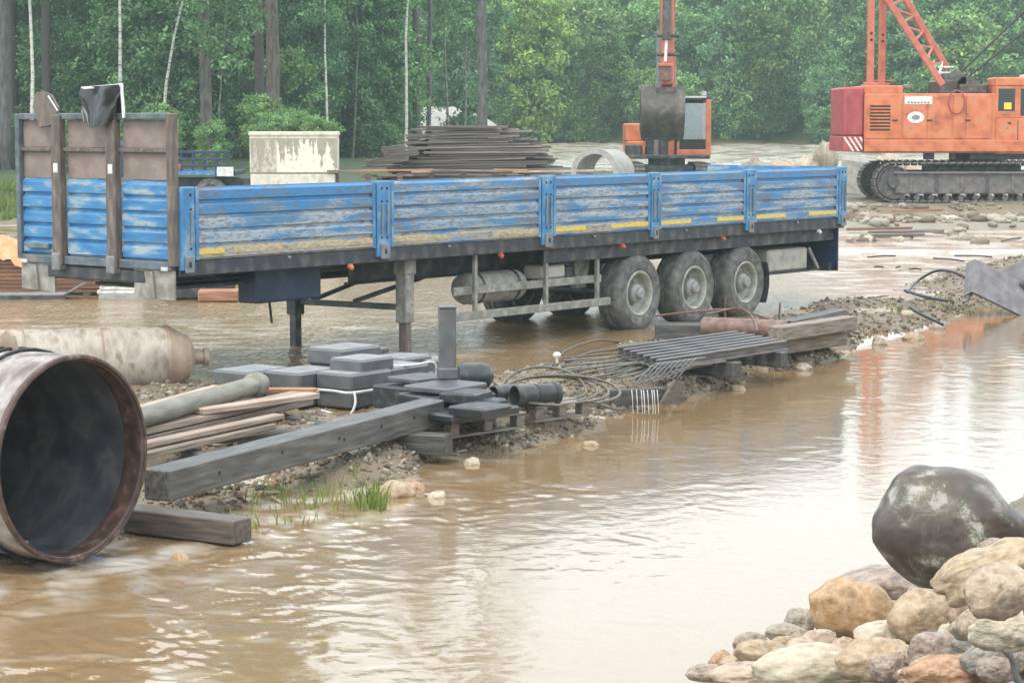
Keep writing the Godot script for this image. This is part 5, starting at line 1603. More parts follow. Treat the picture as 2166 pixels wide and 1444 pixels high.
	part(h3[1], "inner_skin", "slate_black", p3)
	part(h3[2], "rim", "plastic_black", p3)
	# --- hose coil, rods, rails
	var hs := thing("hose_coil", "pale hose coiled in wide loops right of the short black pipe", "hose", Vector3.ZERO)
	for k in 4:
		var mb := MB.new()
		var pts := []
		var cc := G(1150 + k * 12, 838 + k * 5, .10)
		for j in 22:
			var a := -1.0 + j * .27
			pts.append(cc + Vector3(cos(a) * (.42 + .05 * k), .05 + (.16 if k == 0 else .05) * maxf(0, sin(a)) + .02 * k, -sin(a) * (.75 + .08 * k)))
		mb.tube(pts, .014, 6)
		part(mb, "loop", "hose", hs)
	var ht := MB.new()
	ht.tube(arc([G(1200, 848, .09), G(1250, 850, .08), G(1290, 862, .06), G(1320, 868, .05)], 5), .016, 6)
	part(ht, "tail", "hose", hs)
	for k in 48:
		var t := k / 47.0
		var a := G(1330 + rng.randf_range(-60, 60), 814 - t * 52 + rng.randf_range(-6, 6), .13)
		var e := G(1500 + rng.randf_range(-70, 60), 765 - t * 28 + rng.randf_range(-8, 8), .15 + rng.randf() * .07)
		if k % 4 == 0: a = G(1190 + rng.randf_range(-20, 50), 800 - t * 50, .12)
		var mb := MB.new()
		mb.tube(arc([a, a.lerp(e, .5) + Vector3(0, rng.randf_range(.0, .05), rng.randf_range(-.06, .06)), e], 4), rng.randf_range(.007, .012), 5)
		solo(mb, "steel_rod", "rebar" if k % 3 else "rail_steel", "thin bent steel rod in the tangle between hose coil and stacked rails", "rod", Vector3.ZERO, 0.0, "steel rods tangled on the spit")
	for k in 9:      # bent rod ends
		var a := G(1345 + k * 11, 812 - k * 1.5, .14)
		var mb := MB.new()
		mb.tube(arc([a, a + Vector3(.10, .10, -.1), a + Vector3(.2, .17, -.25), a + Vector3(.33, .16, -.5)], 4), .009, 5)
		solo(mb, "hooked_rod", "rail_steel", "hooked end of a steel rod sticking up from the tangle", "rod", Vector3.ZERO, 0.0, "hooked rods in the tangle")
	for k in 7:
		var off := k * 1.0
		var a := G(1308 + off * 14, 742 + off * 4.6, .26)
		var e := G(1560 + off * 17, 708 + off * 3.4, .28)
		var ra := thing("steel_rail", "%s of the long steel rails stacked before the rusty pipe" % ["farthest", "second farthest", "third farthest", "middle", "third nearest", "second nearest", "nearest"][k], "rail", (a + e) / 2, 0.0, "steel rails stacked on the spit")
		var x := (e - a).normalized()
		var z := x.cross(Vector3.UP).normalized()
		ra.basis = Basis(x, z.cross(x), z)
		var n := a.distance_to(e)
		pbox(ra, "head", "rail_steel", Vector3(0, .035, 0), Vector3(n, .03, .055), .008)
		pbox(ra, "web", "rail_steel", Vector3(0, -.01, 0), Vector3(n, .065, .016), .0)
		pbox(ra, "foot", "rail_steel", Vector3(0, -.05, 0), Vector3(n, .018, .10), .004)
	for e in [[1330, 762, 1560, 782, "dark sleeper under the left ends of the rails"], [1440, 745, 1660, 760, "dark sleeper under the middle of the rails"], [1560, 728, 1650, 742, "dark sleeper under the right ends of the rails"]]:
		beam_at("sleeper", "beam_dark", G(e[0], e[1], .10), G(e[2], e[3], .10), .18, .17, e[4], "sleeper")
	beam_at("weir_plank", "beam_dark", G(1290, 842, .02), G(1405, 836, .02), .05, .17, "dark plank on edge with water spilling over it", "plank")
	var wr := MB.new()
	wr.slab(PackedVector2Array([Vector2(-.02, -.08), Vector2(.22, -.10), Vector2(.26, .14), Vector2(.16, .16)]), .05, Transform3D(Basis(Vector3.UP, .5), Vector3.ZERO))
	solo(wr, "broken_board", "beam_brown", "broken brown board at the right end of the spilling plank", "board", G(1402, 838, .03))
	for k in 9:
		var a := G(1338 + k * 7 + rng.randf_range(-5, 5), 826, .10)
		var mb := MB.new()
		mb.tube(arc([a, a + Vector3(0, .0, .05), a + Vector3(.005, -.09, .10), a + Vector3(.01, -.22, .12)], 4), [.006, .006, .005, .005, .004, .004, .004, .004, .003, .003, .003, .003, .003], 6)
		solo(mb, "water_spill", "strap", "white trickle of water falling over the dark plank", "water", Vector3.ZERO, 0.0, "trickles over the plank")
	beam_at("dark_block", "beam_dark", G(1388, 703, .16), G(1512, 705, .16), .34, .24, "dark squared block by the first near wheel", "timber")
	var rp := thing("rusty_pipe", "reddish-brown rusty pipe lying behind the rails below the trailer wheels", "pipe", G(1490, 692, .26))
	var rd := G(1668, 700, .26) - rp.position
	rp.basis = along_axis(rd)
	var rh := hollow(.115, .13, rd.length(), 26)
	for k in 3:
		part(rh[k], ["outer_skin", "inner_skin", "rim"][k], "rust_pipe", rp).position.y = rd.length()
	beam_at("rusty_block", "rust_pipe", G(1640, 712, .16), G(1690, 712, .16), .3, .26, "rusty squared end piece right of the reddish pipe", "block")
	beam_at("squared_timber", "timber_tan", G(1640, 706, .30), G(1800, 682, .30), .20, .17, "grey-brown squared timber on top of the pile right of the rusty pipe", "timber")
	beam_at("squared_timber", "beam", G(1660, 690, .27), G(1778, 664, .27), .18, .15, "darker squared timber lying just behind the top timber", "timber")
	beam_at("squared_timber", "timber_tan", G(1640, 734, .10), G(1775, 714, .10), .24, .17, "lowest squared timber under the timber pile", "timber")
	beam_at("squared_timber", "beam_brown", G(1700, 700, .12), G(1790, 694, .12), .2, .18, "short brown timber propping up the top timber", "timber")
	for e in [[[1385, 668], [1480, 658], [1560, 655], [1640, 680], .34], [[1500, 664], [1560, 652], [1590, 668], [1602, 700], .40], [[1310, 722], [1260, 720], [1200, 740], [1160, 778], .12], [[1330, 735], [1250, 745], [1200, 765], [1158, 775], .10]]:
		var mb := MB.new()
		var pts := []
		for k in 4: pts.append(G(e[k][0], e[k][1], e[4] if k in [1, 2] else e[4] - .08))
		mb.tube(arc(pts, 6), .016, 6)
		solo(mb, "wire_cable", "rust_pipe" if e[4] > .2 else "hose", ["loose cable draped behind the dark block", "cable looped over the rusty pipe", "upper bent cable left of the stacked rails", "lower bent cable left of the stacked rails"][[.34, .40, .12, .10].find(e[4])], "cable")
	var wt := thing("white_marker", "small white knob on the bent cables in the water", "marker", G(1178, 768, .05))
	var wm := MB.new()
	wm.lathe([Vector2(.02, 0), Vector2(.018, .07), Vector2(.045, .075), Vector2(.05, .10), Vector2(.03, .125), Vector2(0, .13)], Transform3D(), 14)
	part(wm, "knob", "white_paint", wt)
	for e in [[1650, 690, .2, "thin rusty stake standing between the rusty pipe and the timbers"], [1535, 672, .16, "thin rusty stake standing behind the rusty pipe"]]:
		var mb := MB.new()
		var q := G(e[0], e[1], .2)
		mb.tube([q, q + Vector3(-.01, .10, 0), q + Vector3(.0, e[2] + .1, .01)], .014, 6)
		solo(mb, "stake", "rust_pipe", e[3], "stake", Vector3.ZERO)
	# --- right end: leaning plates, cable loop
	var lp := thing("leaning_plate", "dark grey steel plate leaning on its corner at the right edge", "plate", D(2118, 612, 33.5))
	lp.basis = Basis(Vector3.UP, .35) * Basis(Vector3.BACK, -.42) * Basis(Vector3.RIGHT, -.5)
	pbox(lp, "sheet", "plate_grey", Vector3.ZERO, Vector3(1.05, .60, .05), .008)
	pbox(lp, "flange", "plate_grey", Vector3(-.54, .0, -.08), Vector3(.03, .60, .2), .006)
	var l2 := thing("tilted_plate", "second steel plate tilted behind the leaning one at the right edge", "plate", D(2165, 585, 34.2))
	l2.basis = Basis(Vector3.UP, -.3) * Basis(Vector3.BACK, .55) * Basis(Vector3.RIGHT, -.4)
	pbox(l2, "sheet", "plate_grey", Vector3.ZERO, Vector3(.9, .5, .05), .008)
	pbox(l2, "prop", "chassis", Vector3(-.2, -.35, -.1), Vector3(.2, .4, .2), .02)
	var prop := thing("plate_prop", "dark block propping the leaning plates at the right edge", "block", D(2135, 640, 33.9) * Vector3(1, 0, 1) + Vector3(0, .1, 0))
	pbox(prop, "block", "chassis", Vector3(0, .08, 0), Vector3(.7, .32, .4), .04)
	var cl := MB.new()
	cl.tube(arc([G(1920, 618, .2), D(1945, 592, 34.5), D(1985, 572, 34), D(2030, 580, 33.6), D(2058, 605, 33.4), D(2050, 628, 33.3), G(2040, 640, .2)], 6), .022, 6)
	solo(cl, "cable_loop", "chassis", "thick dark cable arching up beside the leaning plate", "cable", Vector3.ZERO)
	var c2 := MB.new()
	c2.tube(arc([G(1915, 614, .2), G(1960, 628, .26), G(2005, 636, .2)], 6), .026, 6)
	solo(c2, "cable_end", "chassis", "short dark cable end lying under the arching cable", "cable", Vector3.ZERO)
	var c3 := MB.new()
	c3.tube(arc([G(1925, 650, .2), G(1950, 665, .22), G(1995, 686, .15)], 6), .02, 6)
	solo(c3, "dark_root", "rope", "dark root-like stick lying on the gravel below the cable loop", "stick", Vector3.ZERO)
	# --- stones, gravel, chips, grass
	var rocks := [rock_mesh(111, Vector3(1, .6, .8)), rock_mesh(112, Vector3(1, .7, .75)), rock_mesh(113, Vector3(1, .5, .9)), rock_mesh(114, Vector3(.9, .8, .8), .24)]
	var big := [[835, 1000, 46, "tan", "wide tan stone by the grass tuft at the spit's corner"], [925, 1004, 26, "pale", "flat pale stone at the water right of the grass tuft"], [870, 985, 30, "rust", "reddish stone behind the tan one by the grass"], [1000, 937, 20, "pale", "pale oval stone in front of the pallet"], [1215, 868, 28, "pale", "white stone below the hose coil"], [1250, 900, 20, "tan", "tan stone on the gravel below the spilling plank"], [605, 1062, 22, "slate_stone", "grey stone in shallow water left of the grass"], [560, 1075, 18, "mauve", "purplish stone beside the short brown timber's end"], [380, 1125, 24, "ochre", "yellowish stone washed by foam beside the big pipe"], [1920, 660, 16, "pale", "white stone near the dark cable on the gravel"], [1935, 690, 26, "tan", "tan stone on the gravel below the arching cable"], [1860, 700, 20, "grey", "grey stone on the gravel right of the timbers"], [1985, 668, 20, "mauve", "dark stone beside the root-like stick"], [1700, 750, 24, "grey", "grey stone below the timber pile by the water"], [1560, 790, 20, "tan", "tan stone on the gravel in front of the rails"]]
	for k in big.size():
		var e: Array = big[k]
		var q := G(e[0], e[1], .03)
		var gy: float = ground(q.x, -q.z)[0]
		var s: float = e[2] * -q.z / FOCAL
		stone(rocks[k % 4], "stone", "stone_" + e[3], Vector3(q.x, maxf(gy, CHANNEL - .03) + s * .25, q.z), Basis(Vector3.UP, k * 1.1).scaled(Vector3.ONE * s), e[4], "stones on the spit")
	var pal := [L(.20, .16, .11), L(.25, .22, .17), L(.14, .12, .09), L(.18, .13, .09), L(.30, .27, .22), L(.10, .09, .08)]
	var small := [rock_mesh(121, Vector3(1, .5, .7), .45, 5), rock_mesh(122, Vector3(1, .65, .6), .5, 5)]
	var spots := []
	var tries := 0
	while spots.size() < 14000 and tries < 90000:
		tries += 1
		var t := rng.randf()
		var q2d := along(front, t).lerp(along(back, t), pow(rng.randf(), 1.6) * .98)
		if rng.randf() > .25 + .75 * smoothstep(-.2, .25, nz.a.get_noise_2d(q2d.x * 2.0, q2d.y * 2.0)): continue
		var gy: float = ground(q2d.x, q2d.y)[0]
		if gy < CHANNEL - .06: continue
		var s := .010 + .040 * pow(rng.randf(), 3.2)
		spots.append([Transform3D(Basis(Vector3(rng.randfn(), rng.randfn(), rng.randfn()).normalized(), rng.randf() * TAU).scaled(Vector3.ONE * s), Vector3(q2d.x, gy + s * .2, -q2d.y)), pal[rng.randi() % 6] * rng.randf_range(.7, 1.2)])
	for h in 2:
		var mm := MultiMesh.new()
		mm.transform_format = MultiMesh.TRANSFORM_3D
		mm.use_colors = true
		mm.mesh = small[h]
		var half := spots.size() / 2
		mm.instance_count = half
		for i in half:
			mm.set_instance_transform(i, spots[h * half + i][0])
			mm.set_instance_color(i, spots[h * half + i][1])
		var o := MultiMeshInstance3D.new()
		o.name = numbered("gravel")
		o.multimesh = mm
		o.material_override = mats["vertex"]
		add_child(o)
		tag(o, ["rounded brown gravel strewn over the spit", "angular pale gravel strewn over the spit"][h], "gravel", "", "stuff")
	var chip := MB.new()
	chip.box(Vector3.ZERO, Vector3(1, .09, .16), .02)
	var cm := MultiMesh.new()
	cm.transform_format = MultiMesh.TRANSFORM_3D
	cm.use_colors = true
	cm.mesh = chip.mesh()
	cm.instance_count = 420
	for i in 420:
		var t := rng.randf_range(.18, .95)
		var q2d := along(front, t).lerp(along(back, t), rng.randf_range(.05, .9))
		var gy: float = maxf(ground(q2d.x, q2d.y)[0], CHANNEL)
		cm.set_instance_transform(i, Transform3D(Basis(Vector3.UP, rng.randf() * TAU) * Basis(Vector3.BACK, rng.randf_range(-.2, .2)).scaled(Vector3.ONE * rng.randf_range(.05, .22)), Vector3(q2d.x, gy + .02, -q2d.y)))
		cm.set_instance_color(i, [L(.34, .27, .20), L(.12, .09, .07), L(.22, .16, .12), L(.42, .36, .29)][rng.randi() % 4])
	var co := MultiMeshInstance3D.new()
	co.name = "wood_chips"
	co.multimesh = cm
	co.material_override = mats["vertex"]
	add_child(co)
	tag(co, "splinters and wood chips scattered over the gravel spit", "wood chips", "", "stuff")
	for e in [[785, 1030, 95, .20, .17, "tuft of fresh green grass at the spit's corner", "grass_tuft"], [560, 1035, 160, .10, .7, "thin muddy grass beside the long beam", "grass_patch"], [2000, 640, 120, .10, .5, "small green weeds below the arching cable", "weed_patch"], [700, 1010, 120, .12, .5, "sparse wet grass under the middle of the long beam", "grass_patch"], [1880, 655, 60, .09, .4, "few weeds on the gravel right of the timbers", "weed_patch"]]:
		var mb := MB.new()
		var c := G(e[0], e[1], .0)
		for k in e[2]:
			var a := rng.randf() * TAU
			var rr: float = sqrt(rng.randf()) * e[4]
			var b := Vector3(cos(a) * rr, 0, sin(a) * rr * 1.4)
			var hh2: float = e[3] * rng.randf_range(.5, 1.25)
			var ln := Vector3(rng.randfn(), 0, rng.randfn()) * hh2 * .35
			var gy: float = ground(c.x + b.x, -c.z - b.z)[0] - c.y
			b.y = maxf(gy, CHANNEL) - .01
			var side := Vector3(-sin(a), 0, cos(a)) * .006
			mb.colour = L(.16, .25, .05).lerp(L(.25, .25, .11), rng.randf()) * rng.randf_range(.7, 1.15)
			var m_ := b + ln * .4 + Vector3(0, hh2 * .6, 0)
			var t_ := b + ln + Vector3(0, hh2, 0)
			mb.face([b - side, b + side, m_ + side * .8, m_ - side * .8], Vector3.BACK)
			mb.face([m_ - side * .8, m_ + side * .8, t_], Vector3.BACK)
		var o := solo(mb, e[6], "leaf", e[5], "grass", c)
		o.set_meta("kind", "stuff")
	var gb := MB.new()
	for k in 2600:
		var z := rng.randf_range(56.5, 68.0)
		var x := (rng.randf_range(-160, 60) - 1083) / FOCAL * z
		var y: float = maxf(ground(x, z)[0], level(z))
		var h := rng.randf_range(.12, .4)
		var a := rng.randf() * TAU
		var b := Vector3(x, y - .03, -z)
		gb.colour = L(.13, .20, .045).lerp(L(.19, .21, .08), rng.randf()) * rng.randf_range(.7, 1.15)
		gb.face([b - Vector3(cos(a), 0, sin(a)) * .03, b + Vector3(cos(a), 0, sin(a)) * .03, b + Vector3(rng.randfn() * .08, h, rng.randfn() * .08)], Vector3.BACK)
	var go := solo(gb, "bank_grass", "leaf", "bright grass on the bank at the left edge behind the trailer", "grass")
	go.set_meta("kind", "stuff")
	# twigs and flotsam on the flooded ground at right
	for e in [[1835, 548, 1895, 546], [1975, 550, 2040, 556], [1925, 570, 1950, 572], [1895, 568, 1905, 566], [2120, 518, 2160, 512], [1850, 566, 1870, 568], [2020, 545, 2100, 548]]:
		var mb := MB.new()
		var a := G(e[0], e[1], .04 + .009 * 2)
		var b := G(e[2], e[3], .04 + .009 * 2)
		a.y = level(-a.z) + .015
		b.y = level(-b.z) + .02
		mb.tube(arc([a, a.lerp(b, .5) + Vector3(0, .02, .1), b], 4), .016, 5)
		solo(mb, "drift_stick", "rope", "dark drift stick in shallow water between trailer tail and leaning plate", "stick", Vector3.ZERO, 0.0, "drift sticks on the flooded ground")

# ---------------------------------------------------------------- rip-rap in front
func on_riprap(px: float, py: float, lift: float) -> Vector3:
	var n := (Vector3.UP - rip_n * .5).normalized()
	var o := rip_a + Vector3(0, lift, 0)
	var d := ray(px, py)
	return Vector3(0, EYE, 0) + d * ((o - Vector3(0, EYE, 0)).dot(n) / d.dot(n))
func make_riprap():
	var rng := RandomNumberGenerator.new()
	rng.seed = 31
	# centre px, half width, half height, tone, squarish tilt, label
	var list := [
		[1868, 1236, 90, 36, "mauve", "grey-mauve stone half hidden behind the orange one, left of the boulder", .0],
		[1808, 1300, 84, 62, "ochre", "large orange-tan stone left of the dark boulder's foot", -.15],
		[1955, 1312, 72, 56, "tan", "round tan stone directly below the dark boulder", .05],
		[2100, 1205, 108, 46, "tan", "long tan stone leaning against the dark boulder's right side", .45],
		[2115, 1250, 66, 52, "pink", "speckled tan stone below the long leaning one", .3],
		[2045, 1298, 36, 30, "pale", "small pale stone right of the round tan one", .0],
		[2060, 1262, 32, 22, "pink", "small pinkish stone wedged under the speckled tan stone", .1],
		[1693, 1316, 30, 28, "grey", "grey stone at the water left of the orange-tan stone", .0],
		[1672, 1342, 44, 22, "grey", "flat grey-brown stone at the waterline", -.1],
		[1648, 1336, 18, 14, "slate_stone", "small wet black stone at the waterline", .0],
		[1588, 1364, 34, 24, "mauve", "brownish stone at the water's edge left of the heap", .0],
		[1618, 1384, 60, 26, "tan", "flat tan stone in front of the brownish one", -.12],
		[1722, 1374, 58, 30, "pink", "pinkish-tan stone behind the large pale one", .0],
		[1718, 1410, 108, 42, "pale", "broad pale greenish stone at the bottom of the picture", .04],
		[1868, 1348, 58, 32, "pale", "whitish stone between the orange and the round tan stone", .1],
		[1850, 1394, 70, 40, "tan", "tan stone right of the broad pale stone", .1],
		[1882, 1416, 38, 30, "mauve", "spotted grey-brown stone at the bottom, right of the tan one", -.3],
		[1972, 1378, 48, 42, "mauve", "grey-brown angular stone below the round tan one", .0],
		[2005, 1424, 90, 34, "rust", "orange stone at the bottom edge right of the spotted one", .1],
		[2072, 1366, 56, 26, "slate_stone", "bluish-grey flat stone right of the angular one", .1],
		[2088, 1394, 50, 32, "slate_stone", "purplish-grey stone under the bluish one", .2],
		[2130, 1330, 70, 40, "pale", "large pale tan stone at the right edge", .15],
		[2060, 1330, 46, 22, "pink", "pinkish flat stone left of the large pale one at right", .0],
		[2108, 1418, 40, 24, "mauve", "rounded mauve stone in the lower right corner", .0],
		[2150, 1395, 36, 40, "slate_stone", "grey stone at the right edge by the stick", .2],
		[2145, 1180, 60, 34, "mauve", "dark brown stone at the right edge above the long leaning one", .3],
		[1526, 1402, 26, 22, "rust", "small brown stone at the left tip of the heap", .0],
		[1566, 1404, 42, 20, "tan", "flat tan stone near the left tip of the heap", .0],
		[1500, 1424, 40, 18, "grey", "low grey stone at the heap's left tip", .0],
		[1598, 1428, 84, 24, "pink", "long pale pinkish stone on the bottom edge", .0],
		[1784, 1378, 32, 26, "pink", "small pink-brown stone behind the broad pale one", .2],
		[1912, 1394, 18, 22, "pink", "tiny tan stone wedged beside the angular stone", .0],
		[1742, 1346, 26, 14, "pale", "small pale stone between the pinkish and orange stones", .0],
		[1660, 1362, 30, 14, "tan", "small tan stone among the pebbles near the waterline", .0],
		[1930, 1430, 30, 16, "pale", "small pale stone on the bottom edge under the spotted one", .0],
	]
	for k in list.size():
		var e: Array = list[k]
		var q := on_riprap(e[0], e[1], .36 if k in [3, 4, 25] else (.2 if k in [6, 21] else .02))
		var s := -q.z / FOCAL
		var mesh := rock_mesh(500 + k, Vector3(1, 1, .9), .12 if k % 3 else .2, 20)
		var b := Basis(Vector3.BACK, e[6]).scaled(Vector3.ONE)
		var o := stone(mesh, "riprap_stone", "stone_" + e[4], q, b, e[5], "stones heaped in front")
		o.basis = Basis(Vector3.BACK, e[6]) * Basis().scaled(Vector3(e[2] * s * 1.16, e[3] * s * 1.20, (e[2] + e[3]) * .5 * s))
	# the dark boulder
	var mb := MB.new()
	var f := noise(77, .8, 4)
	mb.grid(func(a, b):
		var th: float = a * TAU
		var ph: float = clampf(b, .003, .997) * PI
		var d := Vector3(sin(ph) * cos(th), cos(ph), sin(ph) * sin(th))
		var r := 1.0 + .10 * f.get_noise_3d(d.x, d.y, d.z) + .012 * f.get_noise_3d(d.x * 5.0, d.y * 5.0, d.z * 5.0)
		# outline: blunt upper left shoulder, long slope to the right, narrow foot
		var p := d * r
		if p.y < 0.0: p.x *= 1.0 - .26 * p.y * p.y
		p.y += .10 * smoothstep(-.1, -.6, p.x) * smoothstep(.2, .8, p.y) - .16 * smoothstep(.35, 1.0, p.x) * smoothstep(0.0, .6, p.y)
		return p, 64, 40, Vector3.ZERO, true)
	for i in mb.n.size():
		if mb.n[i].dot(mb.v[i]) < 0.0: mb.n[i] = -mb.n[i]
	for i in range(0, mb.v.size(), 3):
		if (mb.v[i + 2] - mb.v[i]).cross(mb.v[i + 1] - mb.v[i]).dot(mb.v[i]) < 0.0:
			var tv := mb.v[i + 1]; mb.v[i + 1] = mb.v[i + 2]; mb.v[i + 2] = tv
			var tn := mb.n[i + 1]; mb.n[i + 1] = mb.n[i + 2]; mb.n[i + 2] = tn
	var bq := on_riprap(1995, 1240, .05)
	var bz := -bq.z
	var bc := D(2006, 1120, bz + .1)
	var s := bz / FOCAL
	var o := stone(mb.mesh(), "boulder", "stone_dark", bc, Basis().scaled(Vector3(164 * s, 136 * s, 140 * s)), "big dark brown boulder with white and lichen patches on top of the heap", "", "boulder")
	# the heap's body, out of the picture and between the stones
	var rocks := [rock_mesh(131, Vector3(1, .7, .8)), rock_mesh(132, Vector3(1, .8, .85)), rock_mesh(133, Vector3(1, .6, .9))]
	var keys := ["tan", "grey", "mauve", "pink", "pale", "slate_stone", "rust"]
	for k in 150:
		var px := rng.randf_range(1480, 2300)
		var py := rng.randf_range(1160, 1560)
		if py < 1440.0 - (px - 1462.0) * .60 + 18.0: continue
		var q := on_riprap(px, py, -.10)
		if px > 2020 and py < 1330: q = on_riprap(px, py, rng.randf_range(.05, .22))
		var sc := rng.randf_range(.05, .10)
		stone(rocks[k % 3], "packing_stone", "stone_" + keys[rng.randi() % 7], q, Basis(Vector3(rng.randfn(), rng.randfn(), rng.randfn()).normalized(), rng.randf() * TAU).scaled(Vector3.ONE * sc), "smaller stone filling the gaps of the stone heap in front", "stones filling gaps in the heap")
	var sm := MB.new()
	var q0 := on_riprap(2112, 1366, .12)
	var q1 := on_riprap(2152, 1432, .10)
	sm.tube([q0, q0.lerp(q1, .5) + Vector3(.01, .01, 0), q1, q1 + (q1 - q0) * .4], [.005, .007, .008, .008], 7)
	solo(sm, "dark_stick", "rope", "thin dark stick lying on the stones in the lower right corner", "stick")

# ---------------------------------------------------------------- woods
func leaf(mb: MB, p: Vector3, size: float, rng: RandomNumberGenerator, flat := 0.5):
	var nn := Vector3(rng.randfn(), rng.randfn() + flat, rng.randfn()).normalized()
	var a := nn.cross(Vector3(rng.randfn(), rng.randfn(), rng.randfn())).normalized()
	var b := nn.cross(a) * rng.randf_range(.5, .8)
	var s := size * rng.randf_range(.6, 1.25)
	var q := [p - a * s, p + b * s * .8 + nn * s * .15, p + a * s, p - b * s * .8 + nn * s * .15]
	mb.vert(q[0], nn); mb.vert(q[1], nn); mb.vert(q[2], nn)
	mb.vert(q[0], nn); mb.vert(q[2], nn); mb.vert(q[3], nn)
func tone(mb: MB, base: Color, rng: RandomNumberGenerator, amount := .25):
	var k := 1.0 + rng.randf_range(-amount, amount)
	var w := rng.randf_range(-.12, .12)
	mb.colour = Color(base.r * k * (1.0 + w), base.g * k, base.b * k * (1.0 - w))
func trunk_path(h: float, lean: Vector3, wob: float, rng: RandomNumberGenerator, n := 9) -> Array:
	var out := []
	var d := Vector3.ZERO
	for i in n:
		var t := i / float(n - 1)
		out.append(Vector3(0, h * t, 0) + lean * t * t * h + d)
		d += Vector3(rng.randfn(), 0, rng.randfn()) * wob
	return out
func leafy(seed_: int, h: float, r: float, spread: float, from: float, clumps: int, per: int, size: float, base: Color, lean := Vector3.ZERO) -> Array:   # [trunk, crown]
	var rng := RandomNumberGenerator.new()
	rng.seed = seed_
	var tk := MB.new()
	var cr := MB.new()
	var path := trunk_path(h * .96, lean, .05, rng)
	var rad := []
	for i in path.size(): rad.append(lerpf(r, r * .12, i / float(path.size() - 1)))
	tk.tube(path, rad, 8)
	for k in clumps:
		var f := from + (1.0 - from) * pow(rng.randf(), .8)
		var i := f * (path.size() - 1)
		var b: Vector3 = path[int(i)].lerp(path[mini(int(i) + 1, path.size() - 1)], i - int(i))
		var an := rng.randf() * TAU
		var span: float = spread * (.25 + .75 * sin(clampf((f - from) / (1.0 - from), .08, 1.0) * PI * .92)) * rng.randf_range(.35, 1.05)
		var tip := b + Vector3(cos(an) * span, rng.randf_range(.1, .5) * span, sin(an) * span)
		if k % 3 == 0: tk.tube([b, b.lerp(tip, .5) + Vector3(0, .12 * span, 0), tip], [r * .25, r * .14, .01], 5, false)
		var cs := spread * rng.randf_range(.16, .30)
		var dark := rng.randf_range(.55, 1.5)
		for j in per:
			tone(cr, base * dark, rng, .28)
			var q := Vector3(rng.randfn(), rng.randfn() * .65, rng.randfn()) * cs * .45
			leaf(cr, tip + q - Vector3(0, rng.randf() * cs * .4, 0), size, rng)
	return [tk, cr]
func pine(seed_: int, h: float, r: float, base: Color, lean := Vector3.ZERO) -> Array:
	var rng := RandomNumberGenerator.new()
	rng.seed = seed_
	var tk := MB.new()
	var cr := MB.new()
	var path := trunk_path(h, lean, .03, rng, 12)
	var rad := []
	for i in path.size(): rad.append(lerpf(r, r * .25, pow(i / 11.0, 1.2)) * (1.25 if i == 0 else 1.0))
	tk.tube(path, rad, 14)
	for k in 16:     # dead stubs
		var f := rng.randf_range(.12, .55)
		var b: Vector3 = path[int(f * 11)].lerp(path[int(f * 11) + 1], f * 11 - int(f * 11))
		var an := rng.randf() * TAU
		var l := rng.randf_range(.3, 1.3)
		tk.tube([b, b + Vector3(cos(an) * l, rng.randf_range(-.3, .2) * l, sin(an) * l)], [.025, .008], 5, false)
	for k in 44:
		var f := rng.randf_range(.50, 1.0)
		var i := minf(f * 11, 10.99)
		var b: Vector3 = path[int(i)].lerp(path[int(i) + 1], i - int(i))
		var an := rng.randf() * TAU
		var l := lerpf(3.2, .8, (f - .5) * 2.0) * rng.randf_range(.6, 1.1)
		var tip := b + Vector3(cos(an) * l, rng.randf_range(.0, .35) * l, sin(an) * l)
		tk.tube([b, b.lerp(tip, .6) + Vector3(0, -.05, 0), tip], [.06, .035, .01], 5, false)
		for j in 60:
			tone(cr, base, rng)
			leaf(cr, b.lerp(tip, rng.randf_range(.45, 1.08)) + Vector3(rng.randfn(), rng.randfn() * .5, rng.randfn()) * .32, .15, rng)
	return [tk, cr]
func spruce(seed_: int, h: float, spread: float, base: Color) -> Array:
	var rng := RandomNumberGenerator.new()
	rng.seed = seed_
	var tk := MB.new()
	var cr := MB.new()
	tk.cyl(Vector3.ZERO, Vector3(0, h, 0), h * .012, .02, 8)
	var y := h * .06
	while y < h * .98:
		var f := y / h
		var l0 := spread * pow(1.0 - f, .85) + .15
		for k in int(5 + 4 * (1 - f)):
			var an := rng.randf() * TAU
			var l := l0 * rng.randf_range(.65, 1.1)
			var d := Vector3(cos(an), 0, sin(an))
			for j in int(5 + l * 9):
				var t := rng.randf()
				tone(cr, base, rng, .3)
				leaf(cr, Vector3(0, y, 0) + d * l * t + Vector3(0, -.38 * l * t + .12 * l * t * t, 0) + Vector3(rng.randfn() * .16, rng.randfn() * .09 - .06, rng.randfn() * .16) * (1.2 - t * .5), .19, rng, 1.2)
		y += h * .028
	return [tk, cr]
func tree(pair: Array, bark: String, foliage: String, called: String, label: String, at: Vector3, turn: float, k: float, group := "", share := {}) -> Node3D:
	var o := thing(called, label, "tree", at, turn, group)
	if not share.has("t"):
		share.t = pair[0].mesh()
		share.c = pair[1].mesh()
	piece(share.t, "trunk", bark, o)
	piece(share.c, "crown", foliage, o)
	o.scale = Vector3.ONE * k
	return o
